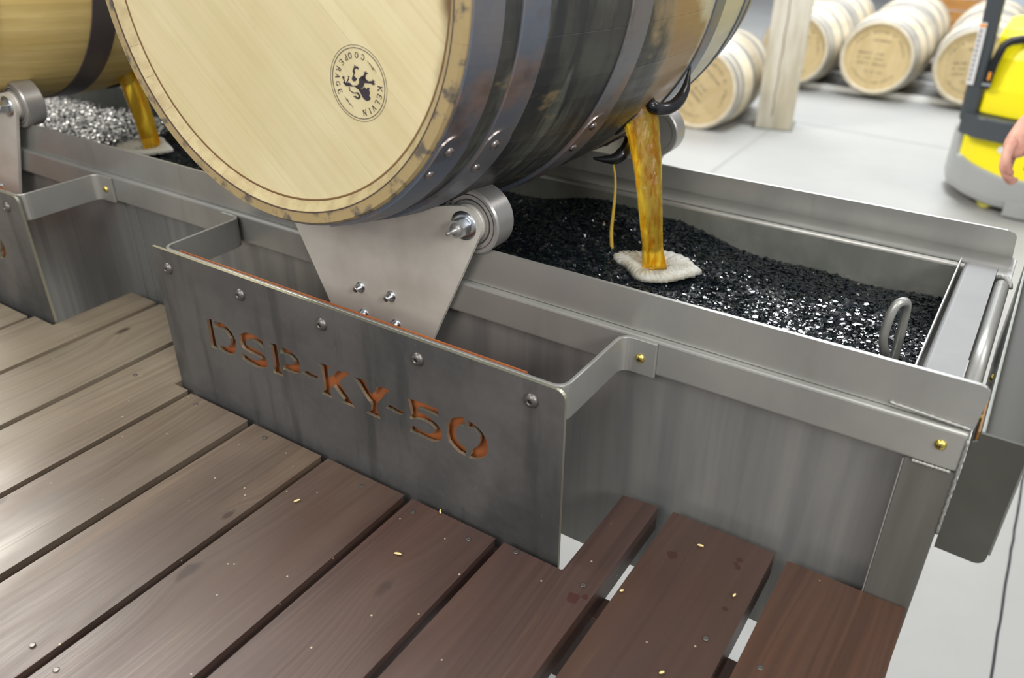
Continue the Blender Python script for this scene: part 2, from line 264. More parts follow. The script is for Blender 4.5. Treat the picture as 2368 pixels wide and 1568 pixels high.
# ------------------------------------------------------------------ mesh helpers
class MB:
    def __init__(s): s.v = []; s.f = []; s.m = []; s.smooth = []
    def add(s, vs, fs, mi=0, sm=False):
        o = len(s.v); s.v += [tuple(p) for p in vs]; s.f += [tuple(i + o for i in f) for f in fs]; s.m += [mi] * len(fs); s.smooth += [sm] * len(fs)
        return s
    def box(s, x0, x1, y0, y1, z0, z1, mi=0):
        return s.add([(x, y, z) for x in (x0, x1) for y in (y0, y1) for z in (z0, z1)],
                     [(0, 1, 3, 2), (4, 6, 7, 5), (0, 4, 5, 1), (2, 3, 7, 6), (0, 2, 6, 4), (1, 5, 7, 3)], mi)
    def lathe(s, prof, c, axis=(0, 1, 0), n=32, mi=0, sm=True, cap=True):
        """prof: (distance along axis, radius)"""
        ax = Vector(axis).normalized(); a = ax.orthogonal().normalized(); b = ax.cross(a); c = Vector(c); vs = []; fs = []
        for d, r in prof:
            for k in range(n):
                t = 2 * PI * k / n; vs.append(c + ax * d + (a * math.cos(t) + b * math.sin(t)) * r)
        for i in range(len(prof) - 1):
            for k in range(n): fs.append((i * n + k, i * n + (k + 1) % n, (i + 1) * n + (k + 1) % n, (i + 1) * n + k))
        if cap: fs += [tuple(range(n))[::-1], tuple((len(prof) - 1) * n + k for k in range(n))]
        return s.add(vs, fs, mi, sm)
    def cyl(s, c, r, d0, d1, axis=(0, 1, 0), n=24, mi=0, sm=True, bev=0.0):
        p = [(d0, r), (d1, r)] if not bev else [(d0, r - bev), (d0 + bev, r), (d1 - bev, r), (d1, r - bev)]
        return s.lathe(p, c, axis, n, mi, sm)
    def tube(s, pts, rads, n=12, mi=0, flat=None, sm=True):
        P = [Vector(p) for p in pts]; vs = []; fs = []; T0 = (P[1] - P[0]).normalized(); a = T0.orthogonal().normalized()
        for i, p in enumerate(P):
            T = (P[min(i + 1, len(P) - 1)] - P[max(i - 1, 0)]).normalized(); a = (a - T * a.dot(T)).normalized(); b = T.cross(a)
            r = rads[i] if hasattr(rads, '__len__') else rads
            for k in range(n):
                t = 2 * PI * k / n
                if flat: u, w_ = flat(i, t); vs.append(p + u + w_)
                else: vs.append(p + (a * math.cos(t) + b * math.sin(t)) * r)
        for i in range(len(P) - 1):
            for k in range(n): fs.append((i * n + k, i * n + (k + 1) % n, (i + 1) * n + (k + 1) % n, (i + 1) * n + k))
        fs += [tuple(range(n))[::-1], tuple((len(P) - 1) * n + k for k in range(n))]
        return s.add(vs, fs, mi, sm)
    def prism(s, poly, d0, d1, plane='xz', mi=0, side=None, sm=False):
        """polygon extruded; plane xz -> extruded along y, xy -> along z, yz -> along x"""
        def P(a, b, d): return {'xz': (a, d, b), 'xy': (a, b, d), 'yz': (d, a, b)}[plane]
        n = len(poly); vs = [P(a, b, d0) for a, b in poly] + [P(a, b, d1) for a, b in poly]
        s.add(vs, [tuple(range(n)), tuple(range(2 * n - 1, n - 1, -1))], mi)
        s.add(vs, [(i, i + n, (i + 1) % n + n, (i + 1) % n) for i in range(n)], mi if side is None else side, sm)
        return s
    def loft(s, secs, mi=0, sm=True, cap=True):
        n = len(secs[0]); vs = [p for q in secs for p in q]; fs = []
        for i in range(len(secs) - 1):
            for k in range(n): fs.append((i * n + k, i * n + (k + 1) % n, (i + 1) * n + (k + 1) % n, (i + 1) * n + k))
        if cap: fs += [tuple(range(n))[::-1], tuple((len(secs) - 1) * n + k for k in range(n))]
        return s.add(vs, fs, mi, sm)
    def mesh(s, name, mats, fix=True):
        me = bpy.data.meshes.new(name); me.from_pydata(s.v, [], s.f)
        for m in (mats if isinstance(mats, (list, tuple)) else [mats]): me.materials.append(m)
        me.polygons.foreach_set('material_index', s.m); me.polygons.foreach_set('use_smooth', s.smooth); me.update()
        if fix:
            bm = bmesh.new(); bm.from_mesh(me); bmesh.ops.recalc_face_normals(bm, faces=bm.faces); bm.to_mesh(me); bm.free()
        return me
    def obj(s, name, mats, parent=None, bevel=0.0, fix=True, seg=2, local=False):
        if parent is not None and not local:      # coordinates were given in the room: make them relative to the thing's base
            a = Vector((0, 0, 0)); q = parent
            while q is not None: a += q.location; q = q.parent
            s.v = [(p[0] - a.x, p[1] - a.y, p[2] - a.z) for p in s.v]
        o = bpy.data.objects.new(name, s.mesh(name, mats, fix)); C.objects.link(o)
        if parent: o.parent = parent
        if bevel:
            b = o.modifiers.new('bevel', 'BEVEL'); b.width = bevel; b.segments = seg; b.limit_method = 'ANGLE'; b.angle_limit = 0.7; b.harden_normals = False
        return o
def tag(o, label, cat, group=None, kind=None):
    o['label'] = label; o['category'] = cat
    if group: o['group'] = group
    if kind: o['kind'] = kind
    return o
def empty(name, loc, label, cat, group=None, mw=None):
    o = bpy.data.objects.new(name, None); o.empty_display_size = 0.05; C.objects.link(o)
    if mw is not None: o.matrix_world = mw
    else: o.location = loc
    return tag(o, label, cat, group)
def shift(o, parent, d):   # part built in world coordinates goes under an Empty standing at d
    o.parent = parent; o.matrix_parent_inverse = Matrix.Translation(-Vector(d)); return o
def struct(o): o['kind'] = 'structure'; return o
def arc(cx, cy, r, a0, a1, n=8):
    return [(cx + r * math.cos(math.radians(a0 + (a1 - a0) * i / n)), cy + r * math.sin(math.radians(a0 + (a1 - a0) * i / n))) for i in range(n + 1)]
FZ = -0.91

# ================================================================== THE SETTING
bm = MB(); bm.box(-9.2, 9, -3, 16, FZ - 0.12, FZ); struct(bm.obj('floor', M['concrete']))
bm = MB(); bm.box(-9.2, 9, 16, 16.2, FZ, 4.5); struct(bm.obj('wall_back', M['wall']))
bm = MB(); bm.box(-9.2, -9.0, -3, 16, FZ, 6.0); struct(bm.obj('wall_left_blocker', M['darkwall']))  # added unseen wall, keeps bright surroundings out of the charcoal reflections
def joint(n, x0, y0, x1, y1, wd):
    d = Vector((x1 - x0, y1 - y0, 0)); nn = Vector((-d.y, d.x, 0)).normalized() * wd / 2; L_ = []
    k = max(2, int(d.length / 0.05)); vs = []
    for i in range(k + 1):
        p = Vector((x0, y0, 0)) + d * (i / k); j = nn * random.uniform(-0.35, 0.35)
        vs += [(p.x + nn.x + j.x, p.y + nn.y + j.y, FZ + 0.0012), (p.x - nn.x + j.x, p.y - nn.y + j.y, FZ + 0.0012)]
    m = MB(); m.add(vs, [(2 * i, 2 * i + 1, 2 * i + 3, 2 * i + 2) for i in range(k)]); struct(m.obj('trim_%d' % n, M['joint'], fix=False))
joint(1, 0.262, 1.2, 0.252, 3.4, 0.0065)
M['joint2'] = mat('faint_floor_joint', (0.26, 0.26, 0.255), 0.7)
def joint2(n, a, b, wd):
    m = MB(); d = Vector((b[0] - a[0], b[1] - a[1])); q = Vector((-d.y, d.x)).normalized() * wd / 2
    m.add([(a[0] + q.x, a[1] + q.y, FZ + .001), (a[0] - q.x, a[1] - q.y, FZ + .001), (b[0] - q.x, b[1] - q.y, FZ + .001), (b[0] + q.x, b[1] + q.y, FZ + .001)], [(0, 1, 2, 3)]); struct(m.obj('trim_%d' % n, M['joint2'], fix=False))
joint2(2, (-3.6, 6.62), (1.2, 6.17), 0.02); joint2(3, (-1.68, 3.2), (-1.70, 6.4), 0.02)

# ================================================================== WOODEN DECK
U = 0.75
deck = empty('wooden_deck', (0, 0, 0), 'slatted deck of brown stained planks in front of the steel trough', 'deck')
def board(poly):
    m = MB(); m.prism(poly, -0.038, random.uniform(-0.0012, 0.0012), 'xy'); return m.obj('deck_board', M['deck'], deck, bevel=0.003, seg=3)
Y0 = -0.25; YP = 0.862 * U; YT = 1.093 * U; g = 0.0065
XG = [-4.61, -4.397, -4.183, -3.969, -3.755, -3.541, -3.327, -3.113, -2.899, -2.685, -2.47, -2.258, -2.046, -1.8365, -1.6255, -1.4135, -1.2126, -1.0003, -0.7882, -0.5851]
pl_l, pl_r = -1.4650 * U, -0.4650 * U          # cut-out for the sign plate
for i in range(len(XG) - 1):
    a, b = XG[i] * U + g, XG[i + 1] * U - g
    ins = lambda x: (-1.465 * U < x < -0.462 * U) or (-2.95 * U < x < -1.947 * U)
    if i == 12:      # notched board at the corner of the left plate
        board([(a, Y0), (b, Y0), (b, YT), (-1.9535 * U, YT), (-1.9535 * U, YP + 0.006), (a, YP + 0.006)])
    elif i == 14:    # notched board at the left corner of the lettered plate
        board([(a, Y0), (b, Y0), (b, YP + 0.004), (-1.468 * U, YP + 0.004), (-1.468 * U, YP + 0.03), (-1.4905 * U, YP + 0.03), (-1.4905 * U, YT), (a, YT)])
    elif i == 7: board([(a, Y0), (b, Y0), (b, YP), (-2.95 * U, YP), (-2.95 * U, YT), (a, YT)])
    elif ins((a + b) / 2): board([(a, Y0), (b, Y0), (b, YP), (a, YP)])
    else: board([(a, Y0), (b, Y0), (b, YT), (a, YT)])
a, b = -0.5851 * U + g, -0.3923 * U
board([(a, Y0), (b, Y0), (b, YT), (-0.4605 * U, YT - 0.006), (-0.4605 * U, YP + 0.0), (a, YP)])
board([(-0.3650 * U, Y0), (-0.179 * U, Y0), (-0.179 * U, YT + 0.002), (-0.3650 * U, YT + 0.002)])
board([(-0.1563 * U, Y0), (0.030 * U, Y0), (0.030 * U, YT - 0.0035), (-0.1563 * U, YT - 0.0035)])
for y in (0.06, 0.632):
    m = MB(); m.box(-3.45, 0.015, y, y + 0.038, -0.18, -0.0393); m.obj('joist', M['deck'], deck, bevel=0.002)
for x in (-1.85, -0.95, -0.03):
    for y in (0.1, 0.67):
        m = MB(); m.box(x - 0.04, x + 0.04, y, y + 0.08, FZ, -0.0393 if y > .6 else -0.0393); m.obj('deck_leg', M['deck'], deck, bevel=0.002)
# screws countersunk in the boards
def screw_head(x, y):
    m = MB(); m.lathe([(0.0, 0.0036), (0.0005, 0.0034), (0.0003, 0.0022), (0.0001, 0.0)], (x, y, 0.0010), (0, 0, 1), 10, cap=False)
    m.obj('deck_screw', M['boltdark'], deck)
for x, y in [(-0.312, 0.639), (-0.158, 0.646), (-0.094, 0.642), (-0.474, 0.626), (-0.566, 0.626), (-0.410, 0.640), (-0.66, 0.628), (-0.781, 0.223), (-0.728, 0.219), (-0.86, 0.63), (-1.02, 0.63), (-1.18, 0.63)]:
    screw_head(x, y)
# loose wood chips
for i, (x, y, L_, r, lab) in enumerate([(-0.7105, 0.554, 0.009, 1.1, 'short pale wood chip on the board below the letters'), (-0.5312, 0.553, 0.010, 0.35, 'thin pale shaving on the board with the dark knot, away from the plate'),
        (-0.5336, 0.6456, 0.008, 2.3, 'tiny curled shaving right beside the plate bottom edge'), (-0.2179, 0.7783, 0.008, 0.2, 'small yellow wood chip near the far end of the second plank from the right'),
        (-0.1524, 0.7229, 0.006, 1.4, 'pale crumb at the right edge of the second plank from the right'), (-0.18, 0.5751, 0.006, .9, 'white fleck low on the second plank from the right'), (-0.268, 0.655, 0.005, 0.8, 'yellow crumb right of the red-brown drops')]):
    m = MB(); n = 6; pts = []
    for k in range(n + 1):
        t = k / n - 0.5; pts.append((t * L_, 0.12 * L_ * math.cos(t * 3), 0.0006 + 0.0012 * abs(t)))
    c, s_ = math.cos(r), math.sin(r)
    m.tube([(p[0] * c - p[1] * s_, p[0] * s_ + p[1] * c, p[2] + 0.001) for p in pts], [0.0005 + 0.0011 * math.sin(PI * (k + .4) / (n + .8)) for k in range(n + 1)], 6)
    o = m.obj('wood_chip', M['chip']); o.location = (x, y, 0.0012); tag(o, lab, 'wood chip', 'loose chips on the deck')

# ================================================================== CHARCOAL TROUGH
XL = -2.75
tr = empty('steel_trough', (-0.9, 1.09, FZ), 'long open stainless steel trough on legs filled with wet black charcoal', 'trough')
yf, zr0, zr1 = 1.0907 * U, 0.2715 * U, 0.338 * U
m = MB(); m.box(XL, 0.034 * U, yf, yf + 0.05, zr0, zr1); m.obj('front_rail', M['steel'], tr, bevel=0.004, seg=3)
lip0, lip1 = 1.103 * U, 1.103 * U + 0.005
poly = [(XL, zr1), (0.036 * U, zr1 + 0.001), (0.041 * U, 0.398 * U)] + [(0.041 * U - 0.011 + 0.011 * math.cos(a), 0.398 * U + 0.009 * math.sin(a)) for a in (0.5, 1.0, PI / 2)] + [(XL, 0.409 * U)]
m = MB(); m.prism(poly, lip0, lip1, 'xz'); m.obj('front_lip', M['steel'], tr, bevel=0.0012)
m = MB(); m.box(XL, 0.0, 1.120 * U, 1.120 * U + 0.003, -0.145, zr1 - 0.001); m.obj('front_wall', M['tub'], tr)
m = MB(); m.box(XL, 0.0, 1.7 * U + 0.012, 1.7 * U + 0.015, -0.145, zr1 - 0.001); m.obj('back_wall', M['steel_in'], tr)
m = MB(); m.box(XL, -0.0, 1.120 * U, 1.7 * U + 0.012, -0.148, -0.145); m.obj('bottom', M['tub'], tr)
# inner lining folded over the back rail
m = MB(); yb = 1.712 * U
m.prism([(yb, 0.10)] + [(yb + 0.010 + 0.010 * math.cos(math.radians(a)), zr1 - 0.010 + 0.010 * math.sin(math.radians(a))) for a in range(180, 89, -15)] + [(1.790 * U, zr1), (1.790 * U, zr1 - 0.002), (yb + 0.006, zr1 - 0.014), (yb + 0.003, 0.10)], XL, 0.026 * U, 'yz', sm=True); m.obj('back_ledge', M['steel'], tr)
m = MB(); m.box(XL, -0.062 * U, yb - 0.0015, yb - 0.0003, -0.125, zr1 - 0.0095); m.obj('inner_liner', M['steel_in'], tr)
m = MB(); m.box(XL, 0.03 * U, yb + 0.018, 1.790 * U, zr0, zr1 - 0.003); m.obj('back_rail', M['steel'], tr, bevel=0.003)
poly = [(XL, zr1 - .02), (0.024 * U, zr1 - .02), (0.018 * U, 0.378 * U)] + [(0.018 * U - 0.014 + 0.014 * math.cos(a), 0.375 * U + 0.012 * math.sin(a)) for a in (0.5, 1.0, PI / 2)] + [(XL, 0.391 * U)]
m = MB(); m.prism(poly, 1.790 * U, 1.790 * U + 0.005, 'xz'); m.obj('back_lip', M['steel'], tr, bevel=0.001)
# right end: liner edge, flat bar, round tube
m = MB(); m.box(-0.0635 * U, -0.0605 * U, 1.13 * U, 1.712 * U, -0.12, 0.3465 * U); m.obj('end_wall', M['steel'], tr, bevel=0.0006)
m = MB(); m.prism([(-0.0545 * U, zr1 - 0.030)] + [(-0.0545 * U + 0.007 + 0.007 * math.cos(math.radians(a)), zr1 - 0.004 + 0.007 * math.sin(math.radians(a)) - 0.003) for a in range(180, 89, -18)] + [(0.0035 * U, zr1), (0.0035 * U, zr1 - 0.030)], 1.112 * U, 1.722 * U, 'xz', sm=False); m.obj('end_bar', M['endbar'], tr)
m = MB(); m.cyl((0.0185 * U, 1.11 * U, zr1 - 0.0095), 0.0098, 0, 0.56 * U, (0, 1, 0), 24); m.obj('end_tube', M['steel'], tr)
m = MB(); m.tube([(0.0045 * U, 1.676 * U, zr1 - .003), (0.012 * U, 1.676 * U, zr1 + .001), (0.022 * U, 1.673 * U, zr1), (0.030 * U, 1.662 * U, zr1 - .003), (0.034 * U, 1.652 * U, zr1 - .006)], [0.003, 0.0042, 0.0045, 0.004, 0.0025], 8); m.obj('weld', M['weld'], tr)
m = MB(); m.box(0.004 * U, 0.031 * U, 1.676 * U, 1.79 * U, zr1 - 0.03, zr1 - 0.001); m.obj('end_bracket', M['steel'], tr, bevel=0.001)
for a, b in (((-0.075 * U, 1.1015 * U, 0.3465 * U), (0.033 * U, 1.1005 * U, 0.341 * U)), ((-0.025 * U, 1.0905 * U, 0.2705 * U), (0.026 * U, 1.0905 * U, 0.2708 * U)), ((0.034 * U, 1.0905 * U, 0.33 * U), (0.0352 * U, 1.0905 * U, 0.16 * U))):
    m = MB(); n = 26; A = Vector(a); B = Vector(b); m.tube([A.lerp(B, k / n) for k in range(n + 1)], [0.0019 + 0.0006 * math.sin(k * 2.4) for k in range(n + 1)], 7); m.obj('weld', M['weld'], tr)
# corner leg: angle iron with a bright cut edge
m = MB(); m.prism([(-0.0352 * U, yf), (0.0335 * U, yf), (0.0335 * U, yf + 0.05), (0.0335 * U - 0.005, yf + 0.05), (0.0335 * U - 0.005, yf + 0.005), (-0.0352 * U, yf + 0.005)], FZ, zr0 - 0.0002, 'xy'); m.obj('leg', M['leg'], tr, bevel=0.0012)
m = MB(); m.box(-0.0372 * U, -0.0350 * U, yf - 0.001, yf + 0.006, -0.12, zr0 - 0.002); m.obj('leg_edge', M['machined'], tr, bevel=0.0006)
for x, y in ((XL + .05, yf), (XL + .05, 1.72 * U), (-0.0352 * U, 1.74 * U), (-1.3, 1.74 * U), (-1.3, yf + .012)):
    m = MB(); m.box(x, x + 0.05, y, y + 0.05, FZ, -0.1485 if x < -1 and y > 1 else -0.1490); m.obj('leg', M['tub'], tr, bevel=0.001)
m = MB(); m.box(XL, -1.32, 1.120 * U + 0.0005, 1.120 * U + 0.003, -0.34, -0.1455); m.obj('added_apron', M['tub'], tr)  # added panel covering bright floor where the left notch is shaded
# vertical seam pressed in the tub face left of the lettered plate
for x in (-1.93 * U, -1.885 * U):
    m = MB(); m.box(x, x + 0.004, 1.120 * U - 0.002, 1.120 * U, -0.12, zr0 - .001); m.obj('seam', M['tub'], tr, bevel=0.0008)
M['olive'] = mat('dark_stained_steel', (0.082, 0.082, 0.070), 0.55, 0.2, (0.055, 0.054, 0.044), (5, 5, 5), 0.3, 0.7)
# right-hand drain box with open top
bx0, bx1, by0, by1, bz0, bz1 = 0.0375 * U, 0.104 * U, 1.0905 * U, 1.80 * U, 0.133 * U, 0.346 * U
m = MB(); r = 0.011
m.prism([(bx0, bz0 + 0.002), (bx1 - r, bz0)] + arc(bx1 - r, bz0 + r, r, -90, 0, 5)[1:] + [(bx1, bz1), (bx0 + .006, bz1), (bx0 + .006, bz1 - 0.01), (bx0, bz1 - 0.014)], by0, by0 + 0.004, 'xz'); m.obj('drain_box_front', M['olive'], tr, bevel=0.001)
m = MB(); m.box(0.0455 * U, 0.0455 * U + 0.0035, by0 + 0.004, by1, 0.15 * U, bz1); m.obj('drain_box_side', M['steel_in'], tr, bevel=0.0008)
m = MB(); m.box(0.103 * U, 0.103 * U + 0.0035, by0 + 0.004, by1, 0.15 * U, bz1); m.obj('drain_box_side', M['steel_in'], tr, bevel=0.0008)
m = MB(); m.box(0.0455 * U + 0.0035, 0.103 * U, by1 - 0.004, by1, 0.15 * U, bz1); m.obj('drain_box_back', M['steel_in'], tr)
m = MB(); m.box(0.0455 * U + 0.0035, 0.103 * U, by0 + 0.008, by1 - 0.004, bz1 - 0.017, bz1 - 0.014); m.obj('drain_box_cover', mat('dark_wet_cover', (0.035, 0.033, 0.024), 0.55), tr)
m = MB(); m.box(0.0425 * U, 0.0452 * U, 1.12 * U, 1.225 * U, bz1 - 0.06, bz1 - 0.012); m.obj('orange_gasket', M['orange'], tr)
# brass screws
def brass(x, y, z, ax, p):
    m = MB(); m.lathe([(0, 0.0062), (0.0015, 0.006), (0.0032, 0.0042), (0.0040, 0.0015), (0.0040, 0.0)], (x, y, z), ax, 18, cap=False)
    o = m.obj('brass_screw', M['brass'], p); A = Vector(ax); c = Vector((x, y, z)) + A * 0.0041
    m = MB(); m.box(c.x - .0028, c.x + .0028, c.y - .0002, c.y + .0002, c.z - .0005, c.z + .0005); m.box(c.x - .0005, c.x + .0005, c.y - .0002, c.y + .0002, c.z - .0028, c.z + .0028); m.obj('cross_slot', M['black'], o); return o
brass(0.0036 * U, yf, 0.3095 * U, (0, -1, 0), tr)
for y in (1.30, 1.17):
    m = MB(); m.lathe([(0, 0.005), (0.002, 0.004), (0.003, 0)], (0.0428 * U, y * U, 0.322 * U), (-1, 0, 0), 12, cap=False); m.obj('brass_screw', M['brass'], tr)
# lifting handle of the strainer basket standing up out of the charcoal
m = MB(); hp = [(-0.0825, 1.026, 0.185), (-0.0865, 1.005, 0.215), (-0.0925, 0.989, 0.245), (-0.0930, 0.987, 0.265), (-0.0915, 0.9885, 0.285), (-0.088, 0.993, 0.2965), (-0.0825, 1.000, 0.298), (-0.080, 1.010, 0.292), (-0.079, 1.019, 0.278), (-0.0785, 1.024, 0.25), (-0.078, 1.027, 0.22), (-0.078, 1.030, 0.18)]
def smooth_path(P, n=5):
    P = [Vector(p) for p in P]; out = []
    for i in range(len(P) - 1):
        p0, p1, p2, p3 = P[max(i - 1, 0)], P[i], P[i + 1], P[min(i + 2, len(P) - 1)]
        for k in range(n):
            t = k / n; out.append(0.5 * ((2 * p1) + (p2 - p0) * t + (2 * p0 - 5 * p1 + 4 * p2 - p3) * t * t + (3 * p1 - p0 - 3 * p2 + p3) * t ** 3))
    return out + [P[-1]]
m.tube(smooth_path(hp), 0.0056, 14); o = m.obj('basket_handle', M['steel']); tag(o, 'bent round steel rod handle sticking up out of the charcoal at the right end', 'handle')

# ================================================================== CHARCOAL
def hc(x, y):
    base = 0.186 + 0.034 * np.exp(-((x + 0.60) / 0.20) ** 2 - ((y - 1.27) / 0.22) ** 2) + 0.012 * np.exp(-((x + 1.1) / 0.35) ** 2)
    base = base + 0.006 * np.sin(x * 9 + y * 5) * np.cos(y * 13 - x * 4) + 0.004 * np.sin(x * 31) * np.sin(y * 27 + 1)
    base = base - 0.010 * np.exp(-((x + 0.455) / 0.07) ** 2 - ((y - 1.12) / 0.05) ** 2) - 0.008 * np.exp(-((x + 1.69) / 0.07) ** 2 - ((y - 1.085) / 0.05) ** 2)
    return base
x0, x1, y0, y1 = -2.6, -0.0470, 0.8435, 1.2820
nx, ny = 420, 74; gx = np.linspace(x0, x1, nx); gy = np.linspace(y0, y1, ny); X, Y = np.meshgrid(gx, gy)
Z = hc(X, Y) + rng.normal(0, 0.0022, X.shape)
V = np.stack([X, Y, Z], -1).reshape(-1, 3); idx = np.arange(nx * ny).reshape(ny, nx)
F = np.stack([idx[:-1, :-1], idx[:-1, 1:], idx[1:, 1:], idx[1:, :-1]], -1).reshape(-1, 4)
# loose flakes
NF = 105000
fx = rng.uniform(x0, x1, NF); fy = rng.uniform(y0 + .004, y1 - .003, NF); fx[: 62000] = rng.uniform(-1.05, x1, 62000)
sz = np.clip(rng.lognormal(-6.0, 0.45, NF), 0.0010, 0.0058)
tilt = np.abs(rng.normal(0, 0.36, NF)); az = rng.uniform(0, 2 * PI, NF); yaw = rng.uniform(0, 2 * PI, NF)
nrm = np.stack([np.sin(tilt) * np.cos(az), np.sin(tilt) * np.sin(az), np.cos(tilt)], -1)
t1 = np.cross(nrm, np.stack([np.cos(yaw), np.sin(yaw), np.zeros(NF)], -1)); t1 /= np.linalg.norm(t1, axis=1, keepdims=True); t2 = np.cross(nrm, t1)
cen = np.stack([fx, fy, hc(fx, fy) + rng.uniform(-0.0005, 0.0035, NF)], -1)
FV = []
for k in range(5):
    a = 2 * PI * k / 5 + rng.uniform(-0.35, 0.35, NF); rr = sz * rng.uniform(0.7, 1.15, NF)
    FV.append(cen + t1 * (np.cos(a) * rr)[:, None] + t2 * (np.sin(a) * rr * 0.7)[:, None])
FV = np.stack(FV, 1); FV[:, :, 1] = np.clip(FV[:, :, 1], y0, y1); FV[:, :, 0] = np.clip(FV[:, :, 0], x0, x1)
FV = FV.reshape(-1, 3); FF = (np.arange(NF * 5).reshape(NF, 5) + len(V))
me = bpy.data.meshes.new('charcoal'); tot = len(F) + NF
me.vertices.add(len(V) + len(FV)); me.vertices.foreach_set('co', np.concatenate([V, FV]).astype(np.float32).ravel())
loops = np.concatenate([F.ravel(), FF.ravel()]).astype(np.int32); me.loops.add(len(loops)); me.loops.foreach_set('vertex_index', loops)
ls = np.concatenate([np.arange(len(F)) * 4, len(F) * 4 + np.arange(NF) * 5]).astype(np.int32)
me.polygons.add(tot); me.polygons.foreach_set('loop_start', ls); me.polygons.foreach_set('loop_total', np.concatenate([np.full(len(F), 4), np.full(NF, 5)]).astype(np.int32))
me.materials.append(M['charbase']); me.materials.append(M['char']); me.polygons.foreach_set('material_index', np.concatenate([np.zeros(len(F)), np.ones(NF)]).astype(np.int32)); me.update(calc_edges=True)
o = bpy.data.objects.new('charcoal', me); C.objects.link(o); tag(o, 'glistening wet black charcoal flakes filling the steel trough', 'charcoal', kind='stuff')

# ================================================================== FOAM PUDDLES AND WHISKEY
def foam(pts, z, lab):
    P = smooth_path([(p[0], p[1], z) for p in pts] + [(pts[0][0], pts[0][1], z)], 7)[:-1]; c = sum(P, Vector()) / len(P); m = MB(); n = len(P); rings = []
    for k, (s_, dz) in enumerate([(1.0, -0.004), (0.985, 0.002), (0.93, 0.005), (0.78, 0.006), (0.55, 0.004), (0.3, -0.001), (0.08, -0.003)]):
        rings.append([(c.x + (p.x - c.x) * s_ * (1 + (0.02 * math.sin(i * 3.1) + 0.015 * math.sin(i * 7.7)) * (s_ > .5)), c.y + (p.y - c.y) * s_, z + dz + 0.0012 * math.sin(i * 1.9 + k)) for i, p in enumerate(P)])
    m.loft(rings, sm=True); o = m.obj('foam', M['foam']); tag(o, lab, 'foam'); return o
foam([(-0.546, 1.136), (-0.527, 1.112), (-0.508, 1.106), (-0.49, 1.092), (-0.474, 1.077), (-0.455, 1.073), (-0.437, 1.082), (-0.424, 1.090), (-0.404, 1.120), (-0.391, 1.150), (-0.405, 1.162), (-0.427, 1.183), (-0.464, 1.190), (-0.478, 1.175), (-0.492, 1.162), (-0.512, 1.158), (-0.532, 1.152)], 0.1990, 'irregular patch of white foam where the nearer amber pour hits the charcoal')
foam([(-1.752, 1.020), (-1.735, 1.012), (-1.715, 1.018), (-1.69, 1.028), (-1.66, 1.043), (-1.645, 1.066), (-1.636, 1.094), (-1.66, 1.108), (-1.70, 1.125), (-1.735, 1.14), (-1.764, 1.115), (-1.772, 1.08), (-1.768, 1.045)], 0.1985, 'cream foam patch around the left pour behind the front barrel')
CR = Vector((right.x, right.y, 0)).normalized()
def stream(name, pts, wid, dep, lab, cat='whiskey', n=20, m_='liquid', flut=0.10):
    P = smooth_path(pts, 6); W = np.interp(np.linspace(0, len(wid) - 1, len(P)), range(len(wid)), wid); D = np.interp(np.linspace(0, len(dep) - 1, len(P)), range(len(dep)), dep)
    m = MB(); secs = []; B = Vector((-CR.y, CR.x, 0))
    for i, p in enumerate(P):
        q = []
        for k in range(n):
            t = 2 * PI * k / n; f = 1 + flut * math.sin(3 * t + i * 0.12) + flut * 0.6 * math.sin(5 * t + 1.3 - i * 0.07)
            q.append(p + CR * (math.cos(t) * W[i] * f) + B * (math.sin(t) * D[i] * f))
        secs.append(q)
    m.loft(secs, sm=True); o = m.obj(name, M[m_]); tag(o, lab, cat); return o
stream('whiskey_stream', [(-0.533, 1.150, 0.452), (-0.523, 1.150, 0.430), (-0.508, 1.145, 0.390), (-0.495, 1.138, 0.350), (-0.479, 1.128, 0.295), (-0.465, 1.120, 0.240), (-0.455, 1.116, 0.2035)],
       [0.030, 0.0275, 0.023, 0.0215, 0.019, 0.0155, 0.0185], [0.012, 0.014, 0.014, 0.012, 0.011, 0.010, 0.010], 'thick amber stream pouring from the near barrel bunghole into the foam', flut=0.13)
stream('whiskey_stream', [(-1.722, 1.070, 0.400), (-1.716, 1.072, 0.36), (-1.708, 1.078, 0.31), (-1.700, 1.082, 0.25), (-1.694, 1.084, 0.195)],
       [0.020, 0.022, 0.023, 0.021, 0.019], [0.014, 0.014, 0.014, 0.013, 0.013], 'amber stream falling from the left barrel behind the front one')
stream('drip', [(-0.5555, 1.140, 0.356), (-0.549, 1.140, 0.33), (-0.546, 1.138, 0.30), (-0.5465, 1.137, 0.265), (-0.547, 1.137, 0.235), (-0.5425, 1.137, 0.198)],
       [0.0012, 0.0018, 0.0022, 0.0026, 0.0030, 0.0030], [0.0012, 0.0014, 0.0016, 0.002, 0.002, 0.002], 'thin amber thread of drips falling left of the thick pour', n=10, m_='drip')

